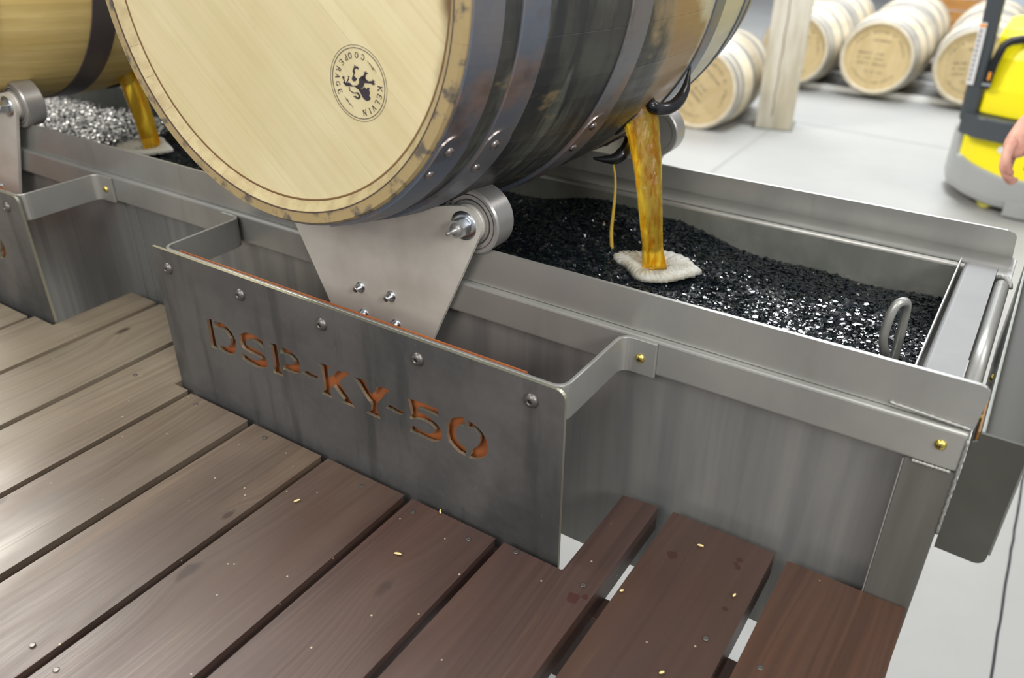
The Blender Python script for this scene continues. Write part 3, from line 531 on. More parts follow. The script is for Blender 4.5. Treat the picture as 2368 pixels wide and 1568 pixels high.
# ================================================================== LETTERED SIGN PLATE WITH ITS STRAP
LETTERS = [[[-9889,1544],[-9779,1569],[-9775,1025],[-9918,1037]],[[-9710,1551],[-9545,1576],[-9430,1542],[-9338,1469],[-9278,1350],[-9292,1224],[-9343,1128],[-9404,1063],[-9516,1026],[-9651,1035],[-9734,1070],[-9716,1138],[-9601,1140],[-9479,1171],[-9419,1252],[-9390,1349],[-9429,1371],[-9478,1442],[-9572,1473],[-9740,1438]],[[-9187,1362],[-9176,1451],[-9127,1522],[-9005,1577],[-8873,1594],[-8770,1580],[-8734,1550],[-8651,1572],[-8651,1400],[-8752,1468],[-8875,1492],[-9000,1460],[-9037,1419],[-9046,1356],[-8994,1347],[-8855,1341],[-8731,1322],[-8665,1285],[-8625,1221],[-8627,1134],[-8653,1090],[-8773,1027],[-8906,1011],[-9065,1036],[-9194,1054],[-9184,1189],[-9116,1151],[-8957,1126],[-8832,1150],[-8757,1202],[-8779,1225],[-8880,1230],[-9018,1240],[-9125,1252],[-9169,1299]],[[-8524,1555],[-8353,1585],[-8353,1381],[-8349,1135],[-8304,1048],[-8524,1044],[-8484,1166],[-8480,1338],[-8484,1497]],[[-8277,1556],[-8192,1575],[-8093,1567],[-7992,1518],[-7931,1473],[-7906,1390],[-7919,1285],[-7963,1236],[-8020,1199],[-8143,1190],[-8298,1187],[-8271,1273],[-8108,1325],[-8030,1364],[-8012,1412],[-8037,1437],[-8101,1473],[-8191,1477],[-8296,1458]],[[-7884,1284],[-7781,1332],[-7680,1320],[-7559,1319],[-7595,1266],[-7674,1242],[-7786,1246],[-7889,1254]],[[-7541,1548],[-7456,1570],[-7319,1578],[-7300,1554],[-7346,1515],[-7358,1433],[-7341,1368],[-7299,1407],[-7193,1522],[-7152,1559],[-7071,1568],[-6954,1598],[-6954,1559],[-7038,1492],[-7120,1408],[-7145,1352],[-7107,1303],[-7032,1197],[-6955,1107],[-6884,1039],[-6990,1038],[-7143,1036],[-7098,1101],[-7156,1143],[-7235,1225],[-7274,1266],[-7315,1236],[-7350,1183],[-7360,1116],[-7316,1035],[-7427,1034],[-7541,1048],[-7481,1103],[-7470,1235],[-7474,1392],[-7474,1509]],[[-6894,1558],[-6776,1569],[-6656,1574],[-6653,1530],[-6611,1446],[-6558,1389],[-6482,1471],[-6451,1528],[-6465,1549],[-6346,1581],[-6247,1583],[-6230,1548],[-6286,1513],[-6400,1364],[-6477,1273],[-6487,1176],[-6461,1100],[-6434,1032],[-6554,1028],[-6682,1037],[-6661,1069],[-6606,1098],[-6587,1200],[-6598,1250],[-6631,1261],[-6700,1336],[-6781,1453],[-6850,1528]],[[-6318,1273],[-6247,1336],[-6178,1334],[-6086,1314],[-5999,1331],[-5988,1316],[-6021,1275],[-6074,1246],[-6152,1244],[-6236,1264],[-6298,1256]],[[-5914,1572],[-5789,1576],[-5649,1595],[-5625,1588],[-5417,1584],[-5416,1462],[-5511,1474],[-5632,1482],[-5755,1481],[-5768,1405],[-5677,1418],[-5596,1410],[-5517,1371],[-5438,1332],[-5385,1267],[-5369,1195],[-5384,1133],[-5452,1060],[-5544,1026],[-5660,1026],[-5785,1040],[-5912,1036],[-5900,1082],[-5860,1162],[-5820,1138],[-5696,1125],[-5604,1126],[-5520,1173],[-5484,1227],[-5491,1256],[-5562,1298],[-5684,1313],[-5810,1287],[-5896,1244],[-5907,1272],[-5874,1317],[-5890,1437]],[[-5004,1597],[-5027,1615],[-5104,1588],[-5191,1539],[-5249,1470],[-5281,1364],[-5290,1243],[-5271,1148],[-5209,1087],[-5124,1035],[-4998,1018],[-5002,1151],[-5072,1177],[-5125,1225],[-5158,1298],[-5159,1359],[-5125,1427],[-5069,1484],[-5000,1478]],[[-4959,1593],[-4883,1585],[-4801,1550],[-4727,1490],[-4669,1408],[-4655,1314],[-4663,1218],[-4710,1135],[-4795,1059],[-4873,1024],[-4959,1015],[-4918,1084],[-4917,1140],[-4877,1188],[-4814,1254],[-4775,1340],[-4773,1425],[-4810,1471],[-4862,1511],[-4915,1504],[-4962,1470]]]
PY = 0.880 * U
def cut_plate(x0, x1, z0, z1, y, th, rad, holes):
    cu = bpy.data.curves.new('plate', 'CURVE'); cu.dimensions = '2D'; cu.fill_mode = 'BOTH'; cu.extrude = th / 2
    outer = [(x0, z0), (x1, z0)] + arc(x1 - rad, z1 - rad, rad, 0, 90, 5) + arc(x0 + rad * .3, z1 - rad * .3, rad * .3, 90, 180, 2)
    for poly in [outer] + holes:
        sp = cu.splines.new('POLY'); sp.points.add(len(poly) - 1)
        for i, (a, b) in enumerate(poly): sp.points[i].co = (a, b, 0, 1)
        sp.use_cyclic_u = True
    o = bpy.data.objects.new('tmp', cu); C.objects.link(o); dg = bpy.context.evaluated_depsgraph_get()
    me = bpy.data.meshes.new_from_object(o.evaluated_get(dg)); bpy.data.objects.remove(o)
    m = MB(); vs = [(v.co.x, y + th / 2 - v.co.z, v.co.y) for v in me.vertices]
    bp_ = bmesh.new(); bp_.from_mesh(me)
    m.add(vs, [tuple(p.vertices) for p in me.polygons]); m.m = [1 if abs(p.normal.z) < 0.5 else 0 for p in me.polygons]; bp_.free(); return m
holes = [[(a * 1e-4, b * 1e-4) for a, b in L_] for L_ in LETTERS]
gd = empty('sign_plate', (-0.967 * U, PY, -0.02), 'dark steel sign plate with DSP-KY-50 cut through it, held out from the trough', 'sign plate', 'lettered plates along the trough')
px0, px1, pz0, pz1 = -1.4585 * U, -0.4795 * U, -0.030, 0.3345 * U
m = cut_plate(px0, px1, pz0, pz1, PY, 0.0048, 0.012, holes); m.obj('plate', [M['plate'], M['edge']], gd, fix=False)
m = MB(); m.box(-1.385 * U, -0.555 * U, PY + 0.0105, PY + 0.0122, 0.010, 0.3365 * U); m.obj('orange_backing_sheet', M['rustsheet'], gd)['label'] = 'orange sheet behind the cut-out letters'
def flat_bar_path(pts, th, z0, z1):
    """flat bar standing on edge swept along a plan path"""
    P = [Vector((p[0], p[1])) for p in pts]; L_ = []; R_ = []
    for i, p in enumerate(P):
        a = (P[i] - P[i - 1]).normalized() if i else (P[1] - P[0]).normalized(); b = (P[i + 1] - P[i]).normalized() if i < len(P) - 1 else a
        t = (a + b).normalized(); n = Vector((-t.y, t.x)); k = th / 2 / max(0.3, n.dot(Vector((-a.y, a.x)))); L_.append(p + n * k); R_.append(p - n * k)
    vs = []; fs = []
    for l, r_ in zip(L_, R_): vs += [(l.x, l.y, z0), (l.x, l.y, z1), (r_.x, r_.y, z1), (r_.x, r_.y, z0)]
    for i in range(len(P) - 1):
        for k in range(4): fs.append((4 * i + k, 4 * i + (k + 1) % 4, 4 * i + 4 + (k + 1) % 4, 4 * i + 4 + k))
    fs += [(0, 1, 2, 3), tuple(4 * (len(P) - 1) + k for k in (3, 2, 1, 0))]
    m = MB(); m.add(vs, fs, sm=False); return m
th = 0.0052; yF = PY + 0.0048 + th / 2; yB = yf - th / 2 - 0.0002; xl, xr = -1.4300 * U, -0.4885 * U; R1 = 0.016
path = [(xl - 0.045, yB)] + [(xl - R1 + R1 * math.sin(math.radians(a)), yB - R1 + R1 * math.cos(math.radians(a))) for a in range(0, 91, 18)] \
    + [(xl + R1 - R1 * math.cos(math.radians(a)), yF + R1 - R1 * math.sin(math.radians(a))) for a in range(0, 91, 18)] \
    + [(xr - R1 + R1 * math.sin(math.radians(a)), yF + R1 - R1 * math.cos(math.radians(a))) for a in range(0, 91, 18)] \
    + [(xr + R1 - R1 * math.cos(math.radians(a)), yB - R1 + R1 * math.sin(math.radians(a))) for a in range(0, 91, 18)] + [(xr + 0.0475, yB)]
m = flat_bar_path(path, th, 0.2695 * U, 0.3350 * U); st_ = m.obj('strap', M['steel'], gd, bevel=0.0012)
for x in (-1.4133, -1.1959, -0.9805, -0.7606, -0.5378):
    z = 0.2945 + 0.006 * (x + 1.4) * 0.9
    m = MB(); m.lathe([(0, 0.0098), (0.0012, 0.0096), (0.0035, 0.0082), (0.0050, 0.0060), (0.0055, 0.0040), (0.0055, 0.0034), (0.0030, 0.0034), (0.0030, 0)], (x * U, PY, z * U), (0, -1, 0), 22, cap=False)
    o = m.obj('bolt', M['boltdark'], gd)
    m = MB(); m.prism([(x * U + 0.0032 * math.cos(k * PI / 3), z * U + 0.0032 * math.sin(k * PI / 3)) for k in range(6)], PY - 0.0036, PY - 0.0031, 'xz'); m.obj('hex_socket', M['black'], o)
for x in (-1.468, -0.4525): brass(x * U, yB - th / 2, 0.3005 * U, (0, -1, 0), gd)

def copy_tree(o, parent=None):
    c = o.copy(); C.objects.link(c); c.parent = parent
    if parent is not None: c.matrix_parent_inverse = o.matrix_parent_inverse.copy()
    for ch in list(o.children): copy_tree(ch, c)
    return c
PITCH = -1.1095
bpy.context.view_layer.update()
g2 = copy_tree(gd); g2.location.x += PITCH; g2['label'] = 'left steel sign plate cut by the picture edge, only its last cut-out zero showing'

# ================================================================== ROLLER CRADLES
def cradle(loc_x, yfront, flip, label, name='roller_cradle'):
    """bracket plate with two rollers; flip=1: rollers behind the plate (front cradle), -1: rollers in front"""
    xc = -1.022 * U; rt = empty(name, (xc, yfront, 0.12), label, 'roller cradle', 'cradles carrying the barrels')
    zc_, xw, r = 0.461 * U, 0.220 * U, 0.0265; ol = []
    right_ = [(xc + xw + r * math.cos(math.radians(a)), zc_ + r * math.sin(math.radians(a))) for a in range(-32, 91, 12)]
    n = 14; top = []
    x_s = xc + xw - 0.004
    for k in range(1, n):
        t = k / n; x = x_s + (2 * (xc - x_s)) * t; u = (x - xc) / (x_s - xc); top.append((x, zc_ + r - 0.0400 * (1 - (u * u + 0.004) ** 0.5)))
    left_ = [(2 * xc - p[0], p[1]) for p in right_][::-1]
    poly = [(xc + 0.080, 0.105)] + right_ + top + left_ + [(xc - 0.080, 0.105)]
    y0_, y1_ = (yfront, yfront + 0.006); m = MB(); m.prism(poly, y0_, y1_, 'xz'); pl = m.obj('bracket_plate', M['bracket'], rt, bevel=0.0008)
    d = 1 if flip > 0 else -1; yb_ = y1_ if d > 0 else y0_; yo = y0_ if d > 0 else y1_
    for s_ in (-1, 1):
        cx = xc + s_ * xw; rw = 0.0455
        m = MB(); m.lathe([(0, 0.026), (0.007, 0.026)], (cx, yb_, zc_), (0, d, 0), 32); m.obj('spacer', M['bracket'], rt)
        m = MB(); m.lathe([(0.0072, 0.020), (0.0072, 0.0300), (0.0125, 0.0305), (0.0125, 0.0320), (0.0075, 0.0325), (0.0075, 0.0372), (0.0105, 0.0376), (0.0105, 0.0388), (0.0070, 0.0392), (0.0070, 0.0432), (0.0095, rw), (0.044, rw), (0.046, rw - 0.002), (0.046, 0.036), (0.044, 0.034), (0.044, 0.0)], (cx, yb_, zc_), (0, d, 0), 120, cap=False, sm=False)
        rl = m.obj('roller', M['machined'], rt)
        m = MB(); m.lathe([(0, 0.0200), (0.0015, 0.0200), (0.0015, 0.012)], (cx, yo, zc_), (0, -d, 0), 28, cap=False); m.obj('washer', M['zinc'], rt)
        m = MB(); q = MB(); hexa = [(cx + 0.0132 * math.cos(k * PI / 3 + .35), zc_ + 0.0132 * math.sin(k * PI / 3 + .35)) for k in range(6)]
        m.prism(hexa, yo - d * 0.0015, yo - d * 0.0185, 'xz'); nu = m.obj('nut', M['zinc'], rt, bevel=0.0012)
        m = MB(); m.lathe([(0.0180, 0.0), (0.0180, 0.0092), (0.0195, 0.0090), (0.0215, 0.0078), (0.0225, 0.0040), (0.0270, 0.0040), (0.0275, 0.0026), (0.0335, 0.0026), (0.0350, 0.0034), (0.0368, 0.0028), (0.0368, 0)], (cx, yo, zc_), (0, -d, 0), 22, cap=False); m.obj('grease_nipple', M['machined'], nu)
    for bx, bz in ((-1.067, 0.268), (-0.986, 0.270), (-1.064, 0.208), (-0.978, 0.209)):
        m = MB(); m.lathe([(0, 0.0085), (0.001, 0.0085), (0.001, 0.0062), (0.006, 0.0062), (0.0065, 0.0045), (0.0125, 0.0045), (0.0135, 0.0038), (0.0135, 0)], (bx * U, yo, bz * U), (0, -d, 0), 6 if False else 14, cap=False); m.obj('bolt', M['zinc'], rt)
    rt.location.x += loc_x; return rt
cradle(0, 0.8050, 1, 'pale steel V-shaped cradle plate with a roller under the front barrel, behind the lettered plate')
cradle(PITCH, 0.8050, 1, 'steel cradle plate and roller at the left picture edge under the golden barrel')
def far_cradle(dx, lab):
    rt = cradle(0, 1.4700, -1, lab); rt.location = (-1.034 * U + dx, 1.4700, 0.098); return rt
far_cradle(0.001, 'rear cradle with grey roller beyond the trough behind the amber pour')
far_cradle(PITCH, 'rear cradle under the far end of the golden left barrel')

# ================================================================== BARRELS
BL, RIM, BUL = 0.92, 0.290, 0.337
def prof(s): return BUL - (BUL - RIM) * ((s - BL / 2) / (BL / 2)) ** 2
ax = Vector((-0.01369268, 0.99946554, -0.02968413)); e1 = Vector((0.99990617, 0.01369871, 0)).normalized(); e2 = e1.cross(ax).normalized(); e1 = ax.cross(e2).normalized()
def barrel_matrix(c0, roll=0.0):
    mtx = Matrix(((e1.x, ax.x, e2.x, c0[0]), (e1.y, ax.y, e2.y, c0[1]), (e1.z, ax.z, e2.z, c0[2]), (0, 0, 0, 1))); return mtx @ Matrix.Rotation(roll, 4, 'Y')
def stave(t0, t1, nt=3, ns=16, gap=0.0007):
    """one stave between two angles (degrees) of the barrel"""
    out = [(0.2755, 0.0), (0.2885, 0.0), (prof(0.006), 0.004)] + [(prof(BL * i / ns), BL * i / ns) for i in range(1, ns)] + [(prof(BL), BL - 0.004), (0.2885, BL), (0.2755, BL), (0.263, BL - 0.0115), (0.262, BL - 0.035), (prof(BL * .5) - 0.027, BL * .5), (0.262, 0.035), (0.263, 0.0115)]
    out = [(r, s) for r, s in out]; m = MB(); secs = []; g_ = math.degrees(gap / 2 / 0.3); dt = (t1 - t0)
    for k in range(nt + 3):
        if k == 0: t, dr = t0 + g_ * 0.2, -0.0003
        elif k == nt + 2: t, dr = t1 - g_ * 0.2, -0.0003
        else: t, dr = t0 + g_ + (dt - 2 * g_) * (k - 1) / nt, 0.0
        a = math.radians(t); secs.append([((r + dr) * math.cos(a), s, (r + dr) * math.sin(a)) for r, s in out])
    m.loft(secs, sm=False)
    no = len(out); 
    for fi in range(len(m.f) - 2):
        k = fi % no
        if k in (no - 1, ns + 4): m.m[fi] = 1
    return m
def hoop(s0, s1, lift, th=0.0020, n=180):
    pr = [(s0, prof(s0) + lift + th * 0.4), (s0 + 0.0008, prof(s0) + lift + th), ((s0 + s1) / 2, prof((s0 + s1) / 2) + lift + th), (s1 - 0.0008, prof(s1) + lift + th), (s1, prof(s1) + lift + th * 0.4), (s1, prof(s1) - 0.001), (s0, prof(s0) - 0.001)]
    m = MB(); secs = []
    for k in range(n): t = 2 * PI * k / n; secs.append([(r * math.cos(t), s, r * math.sin(t)) for s, r in pr])
    secs.append(secs[0]); m.loft(secs, sm=False, cap=False); return m
def hoop_lap(s0, s1, t0, t1, lift):
    """riveted overlapping end of a hoop, with a rounded tip at t1"""
    m = MB(); n = 24; secs = []
    for k in range(n + 1):
        f = 1 - (1 - k / n) ** 2.6; t = math.radians(t0 + (t1 - t0) * f); rem = abs(t1 - t0) * (1 - f) * PI / 180 * 0.3; w = (s1 - s0) / 2; c = (s0 + s1) / 2
        h = w * (1 if rem >= w else math.sqrt(max(0.0004, 1 - (1 - rem / w) ** 2)))
        secs.append([((prof(s) + lift + d) * math.cos(t), s, (prof(s) + lift + d) * math.sin(t)) for s, d in ((c - h, 0.0020), (c - h + .0004, 0.0042), (c, 0.0042), (c + h - .0004, 0.0042), (c + h, 0.0020), (c + h, -0.001), (c - h, -0.001))])
    m.loft(secs, sm=False)
    for i in range(len(m.f)):
        if i >= 7 * (n - 14) and i % 7 in (0, 3, 4): m.m[i] = 1
    return m
def rivet(s, tdeg, lift):
    t = math.radians(tdeg); r = prof(s) + lift; n = Vector((math.cos(t), 0, math.sin(t))); m = MB()
    m.lathe([(0, 0.0065), (0.0015, 0.0062), (0.0035, 0.0045), (0.0045, 0.002), (0.0047, 0)], n * r + Vector((0, s, 0)), n, 16, cap=False); return m
def head_boards(R_, s, ang, offs, th, parent, matl, name='head_board'):
    d = Vector((math.cos(ang), math.sin(ang))); nrm_ = Vector((-d.y, d.x)); offs = [-R_] + offs + [R_]
    for i in range(len(offs) - 1):
        a, b = max(-R_ + 1e-4, offs[i]) + (0.0001 if i else 0), min(R_ - 1e-4, offs[i + 1]) - 0.0001; pts = []; n = 10
        for k in range(n + 1): q = a + (b - a) * k / n; pts.append((math.sqrt(max(0, R_ * R_ - q * q)), q))
        for k in range(n + 1): q = b + (a - b) * k / n; pts.append((-math.sqrt(max(0, R_ * R_ - q * q)), q))
        poly = [(d.x * u + nrm_.x * v, d.y * u + nrm_.y * v) for u, v in pts]
        m = MB(); m.prism(poly, s, s + th, 'xz'); m.obj(name, matl, parent, local=True, bevel=0.0003)
M['crz'] = mat('brown_croze_line', (0.22, 0.13, 0.06), 0.8)
HOOPS = [(0.0065, 0.050, 0), (0.078, 0.121, 0), (0.288, 0.340, 0), (0.580, 0.632, 0), (0.799, 0.842, 0), (0.870, 0.9135, 0)]
def barrel(c0, roll, label, smat, hmat, headmat, laps, nst=30, detail=True, bung=None):
    rt = empty('barrel', c0, label, 'barrel', mw=barrel_matrix(c0, roll)); edges = [0.0]; rr = random.Random(5)
    ws = [rr.uniform(0.75, 1.3) for _ in range(nst)]; tot_ = sum(ws)
    for w_ in ws: edges.append(edges[-1] + 360 * w_ / tot_)
    for k in range(nst): stave(edges[k], edges[k + 1]).obj('stave', [smat, M['bevel']], rt, local=True)
    m = MB(); m.lathe([(-0.0004, 0.2745), (-0.0006, 0.2752), (-0.0004, 0.2760), (0.0008, 0.2760), (0.0014, 0.2745), (-0.0004, 0.2745)], (0, 0, 0), (0, 1, 0), 120, cap=False); m.obj('scorched_edge', M['scorch'], rt, local=True)
    m = MB(); m.lathe([(0.0108, 0.2612), (0.0108, 0.2640), (0.0125, 0.2640), (0.0125, 0.2612), (0.0108, 0.2612)], (0, 0, 0), (0, 1, 0), 120, cap=False); m.obj('croze_line', M['crz'], rt, local=True)
    head_boards(0.2636, 0.0115, -HEAD_ANG, [-0.170, -0.0628, 0.035, 0.125, 0.205], 0.018, rt, headmat)
    head_boards(0.2628, BL - 0.0295, -HEAD_ANG, [-0.13, 0.0, 0.12], 0.018, rt, headmat)
    for i, (a, b, l) in enumerate(HOOPS):
        h = hoop(a, b, 0.0006).obj('hoop', hmat, rt, local=True)
        if laps and i < len(laps):
            t0, t1, rv = laps[i]; hoop_lap(a + .001, b - .001, t0, t1, 0.0006).obj('hoop_lap', [hmat, M['rivet']], h, local=True)
            for tr_, side in rv: rivet((a + b) / 2 + side, tr_, 0.004).obj('rivet', M['rivet'], h, local=True)
    if bung:
        s, t = bung; a = math.radians(t); n = Vector((math.cos(a), 0, math.sin(a)))
        m = MB(); m.cyl(n * (prof(s) - 0.004) + Vector((0, s, 0)), 0.026, 0, 0.0045, n, 28); m.obj('bunghole', M['black'], rt, local=True)
    return rt
c0 = (-0.7781805, 0.66375, 0.65435362)
LAPS = [(-75, -29.5, [(-34, -0.004), (-41, -0.010)]), (-75, -29.5, [(-33.6, -0.004), (-40.6, -0.008)]), (-78, -31, [(-34.5, -0.006), (-41.5, -0.012)]), (-95, -50, [(-55, 0), (-62, 0)]), (-92, -48, [(-53, 0), (-60, 0)]), (-92, -48, [(-53, 0), (-60, 0)])]
main = barrel(c0, 0.0, 'large oak barrel nearest the camera, pale stamped head and blackened side', M['blackstave'], M['hoop'], M['head'], LAPS, bung=(0.485, -42))
left = barrel((c0[0] + PITCH, c0[1], c0[2]), 0.0, 'golden brown barrel at the top left corner, behind the stamped one', M['oak'], M['hoop2'], M['head'], [], bung=(0.43, -70))

# ---- cooper's stamp printed on the near head
SER = 0.13
GL = {'K': [((0, 0), (0, 1), 1), ((0.75, 1), (0, .42), .55), ((.25, .58), (.8, 0), 1)], 'E': [((0, 0), (0, 1), 1), ((0, 1), (.62, 1), .55), ((0, .52), (.48, .52), .55), ((0, 0), (.68, 0), .55), ((.62, 1), (.62, .8), .5), ((.68, 0), (.68, .22), .5)],
      'L': [((0, 0), (0, 1), 1), ((0, 0), (.62, 0), .55), ((.62, 0), (.62, .24), .5)], 'V': [((0, 1), (.38, 0), 1), ((.38, 0), (.78, 1), .55)], 'I': [((.1, 0), (.1, 1), 1)], 'N': [((0, 0), (0, 1), .55), ((0, 1), (.72, 0), 1), ((.72, 0), (.72, 1), .55)],
      'P': [((0, 0), (0, 1), 1), ('arc', .25, .73, .30, .27, -90, 90), ((0, 1), (.25, 1), .5), ((0, .46), (.25, .46), .5)], 'R': [((0, 0), (0, 1), 1), ('arc', .25, .75, .28, .25, -90, 90), ((0, 1), (.25, 1), .5), ((0, .5), (.25, .5), .5), ((.28, .5), (.72, 0), .9)],
      'A': [((0, 0), (.36, 1), .55), ((.36, 1), (.74, 0), 1), ((.14, .34), (.58, .34), .5)], 'O': [('arc', .42, .5, .40, .48, 0, 360)], 'C': [('arc', .42, .5, .40, .48, 40, 320), ((.73, .82), (.73, .66), .5)],
      'G': [('arc', .42, .5, .40, .48, 40, 350), ((.8, .42), (.8, .1), .8), ((.55, .42), (.85, .42), .5)], '1': [((.15, 0), (.15, 1), .8), ((0, .8), (.15, 1), .5)], '9': [('arc', .25, .7, .24, .28, 0, 360), ((.48, .65), (.25, 0), .6)],
      '6': [('arc', .25, .3, .24, .28, 0, 360), ((.02, .35), (.3, 1), .6)], '3': [('arc', .2, .74, .22, .25, -80, 140), ('arc', .2, .26, .25, .25, -140, 80)], '|': [((.1, -.05), (.1, 1.25), .5)]}
SERIF = {'K': [(0, 0), (0, 1), (.75, 1), (.8, 0)], 'E': [], 'L': [(0, 1)], 'V': [(0, 1), (.78, 1)], 'I': [(.1, 0), (.1, 1)], 'N': [(0, 0), (0, 1), (.72, 1)], 'P': [(0, 0)], 'R': [(0, 0), (.72, 0)], 'A': [(0, 0), (.74, 0)]}
def glyph(m, ch, cx, cz, h, up, y, lw):
    """strokes of one character laid flat on the head; up = angle of the letter's top"""
    u = Vector((math.cos(up), math.sin(up))); r_ = Vector((u.y, -u.x)); wd = 0.42
    def P(a, b): return Vector((cx, cz)) + r_ * ((a - wd) * h * 0.85) + u * ((b - .5) * h)
    def quad(A, B, w_):
        dd = (B - A).normalized(); nn = Vector((-dd.y, dd.x)) * w_ / 2; q = [A + nn, B + nn, B - nn, A - nn]
        m.add([(p.x, y, p.y) for p in q] + [(p.x, y - 0.0002, p.y) for p in q], [(0, 1, 2, 3), (7, 6, 5, 4), (0, 4, 5, 1), (1, 5, 6, 2), (2, 6, 7, 3), (3, 7, 4, 0)])
    for st in GL[ch]:
        if st[0] == 'arc':
            _, ax_, ay_, rx, ry, a0, a1 = st; n = max(5, int(abs(a1 - a0) / 26)); pts = [P(ax_ + rx * math.cos(math.radians(a0 + (a1 - a0) * k / n)), ay_ + ry * math.sin(math.radians(a0 + (a1 - a0) * k / n))) for k in range(n + 1)]
            for A, B in zip(pts, pts[1:]): e = (B - A) * 0.08; quad(A - e, B + e, lw * (0.55 + 0.45 * abs((B - A).normalized().dot(u))))
        else: quad(P(*st[0]), P(*st[1]), lw * st[2])
    for a, b in SERIF.get(ch, []): quad(P(a - SER, b), P(a + SER, b), lw * 0.5)
SC = (0.1349, -0.1075); ys = 0.0113
m = MB()
for R_, w_ in ((0.04085, 0.00042), (0.0379, 0.00075)):
    n = 72
    for k in range(n):
        a, b = 2 * PI * k / n, 2 * PI * (k + 1) / n; q = [(SC[0] + (R_ + d) * math.cos(t), y_, SC[1] + (R_ + d) * math.sin(t)) for y_ in (ys, ys - 0.0002) for t, d in ((a, -w_ / 2), (b, -w_ / 2), (b, w_ / 2), (a, w_ / 2))]
        m.add(q, [(0, 1, 2, 3), (7, 6, 5, 4), (0, 4, 5, 1), (2, 6, 7, 3)])
for ch, a in zip('COOPERAGE', (73.0, 89.8, 108.2, 122.3, 138.5, 156.4, 171.0, 186.2, 203.2)):
    t = math.radians(a); glyph(m, ch, SC[0] + 0.0304 * math.cos(t), SC[1] + 0.0304 * math.sin(t), 0.0062, t + PI, ys, 0.00095)
for ch, a in zip('KELVIN', (-3.2, -19.8, -34.6, -49.4, -64.3, -78.1)):
    t = math.radians(a); glyph(m, ch, SC[0] + 0.0311 * math.cos(t), SC[1] + 0.0311 * math.sin(t), 0.0062, t, ys, 0.00105)
for ch, x, z in (('|', 158, 236), ('1', 188, 216), ('9', 212, 190), ('|', 238, 172), ('|', -210, -191), ('6', -182, -208), ('3', -156, -232), ('|', -130, -258)):
    glyph(m, ch, SC[0] + x * 1e-4, SC[1] + z * 1e-4, 0.0046, math.radians(-50), ys, 0.0006)
for poly in [[[-20,-35],[46,-55],[87,-22],[114,-40],[135,-23],[163,-23],[152,-42],[163,-83],[147,-107],[168,-132],[152,-156],[112,-172],[75,-159],[48,-134],[27,-101],[1,-68]],[[-19,-21],[13,12],[12,54],[49,86],[88,98],[123,60],[91,21],[78,-16],[46,-48],[3,-46]],[[114,66],[150,46],[207,56],[214,79],[222,59],[250,58],[225,45],[247,26],[213,12],[186,26],[129,22],[91,21]],[[38,71],[88,105],[100,127],[87,140],[112,137],[121,154],[134,136],[157,127],[129,118],[117,101],[103,51],[54,45]],[[4,-39],[-19,-17],[-88,-28],[-134,1],[-119,-44],[-59,-34],[-13,-59]],[[-134,1],[-117,-33],[-178,-47],[-206,-29],[-224,-14],[-184,-12],[-138,54],[-156,69],[-122,66],[-135,36],[-164,-10]],[[-206,-33],[-225,-10],[-210,6],[-241,52],[-218,44],[-226,58],[-197,54],[-203,28],[-193,-6],[-176,-26]],[[-91,42],[-78,71],[-58,102],[-74,128],[-50,166],[-35,203],[-24,183],[1,189],[22,167],[11,152],[-11,167],[-42,146],[-38,111],[-58,81],[-12,51],[-44,20],[-78,22]],[[-143,-43],[-133,-38],[-129,-85],[-75,-103],[-16,-92],[22,-123],[16,-152],[-23,-170],[-70,-153],[-89,-144],[-49,-134],[-21,-151],[-5,-133],[-27,-109],[-86,-114],[-138,-89]]]:
    m.prism([(SC[0] + a * 1e-4, SC[1] + b * 1e-4) for a, b in poly], ys, ys - 0.0002, 'xz')
o = m.obj('printed_stamp', M['ink'], main, local=True); o['kind'] = 'stuff'; o['label'] = 'round black KELVIN COOPERAGE stamp with a lion'

# unidentified dark curved shapes beside the pour, modelled as glossy curls
def curl(pts, rads, lab, mats='glossblack'):
    P = smooth_path(pts, 6); R_ = np.interp(np.linspace(0, len(rads) - 1, len(P)), range(len(rads)), rads); m = MB(); m.tube(P, list(R_), 12); return tag(m.obj('dark_curl', M[mats]), lab, 'curl')
curl([(-0.511, 1.1625, 0.4496), (-0.5032, 1.1562, 0.4429), (-0.4988, 1.1748, 0.4358), (-0.492, 1.1921, 0.4345), (-0.4857, 1.2063, 0.4391), (-0.4833, 1.2203, 0.4473), (-0.4816, 1.2299, 0.4596), (-0.4834, 1.2399, 0.4759), (-0.4853, 1.2487, 0.4905)], [0.008, 0.0095, 0.010, 0.010, 0.010, 0.009, 0.007, 0.0035, 0.001], 'unidentified glossy black hook hanging right of the pour under the near barrel')
curl([(-0.5781, 1.1178, 0.3593), (-0.5646, 1.1258, 0.3582), (-0.5495, 1.1362, 0.3589), (-0.5424, 1.1453, 0.3654), (-0.5392, 1.1539, 0.3749), (-0.5399, 1.1624, 0.3879)], [0.0015, 0.005, 0.009, 0.0105, 0.009, 0.007], 'unidentified glossy black hook left of the pour, tip pointing left')

M['crack'] = mat('timber_crack', (0.20, 0.13, 0.08), 0.9)
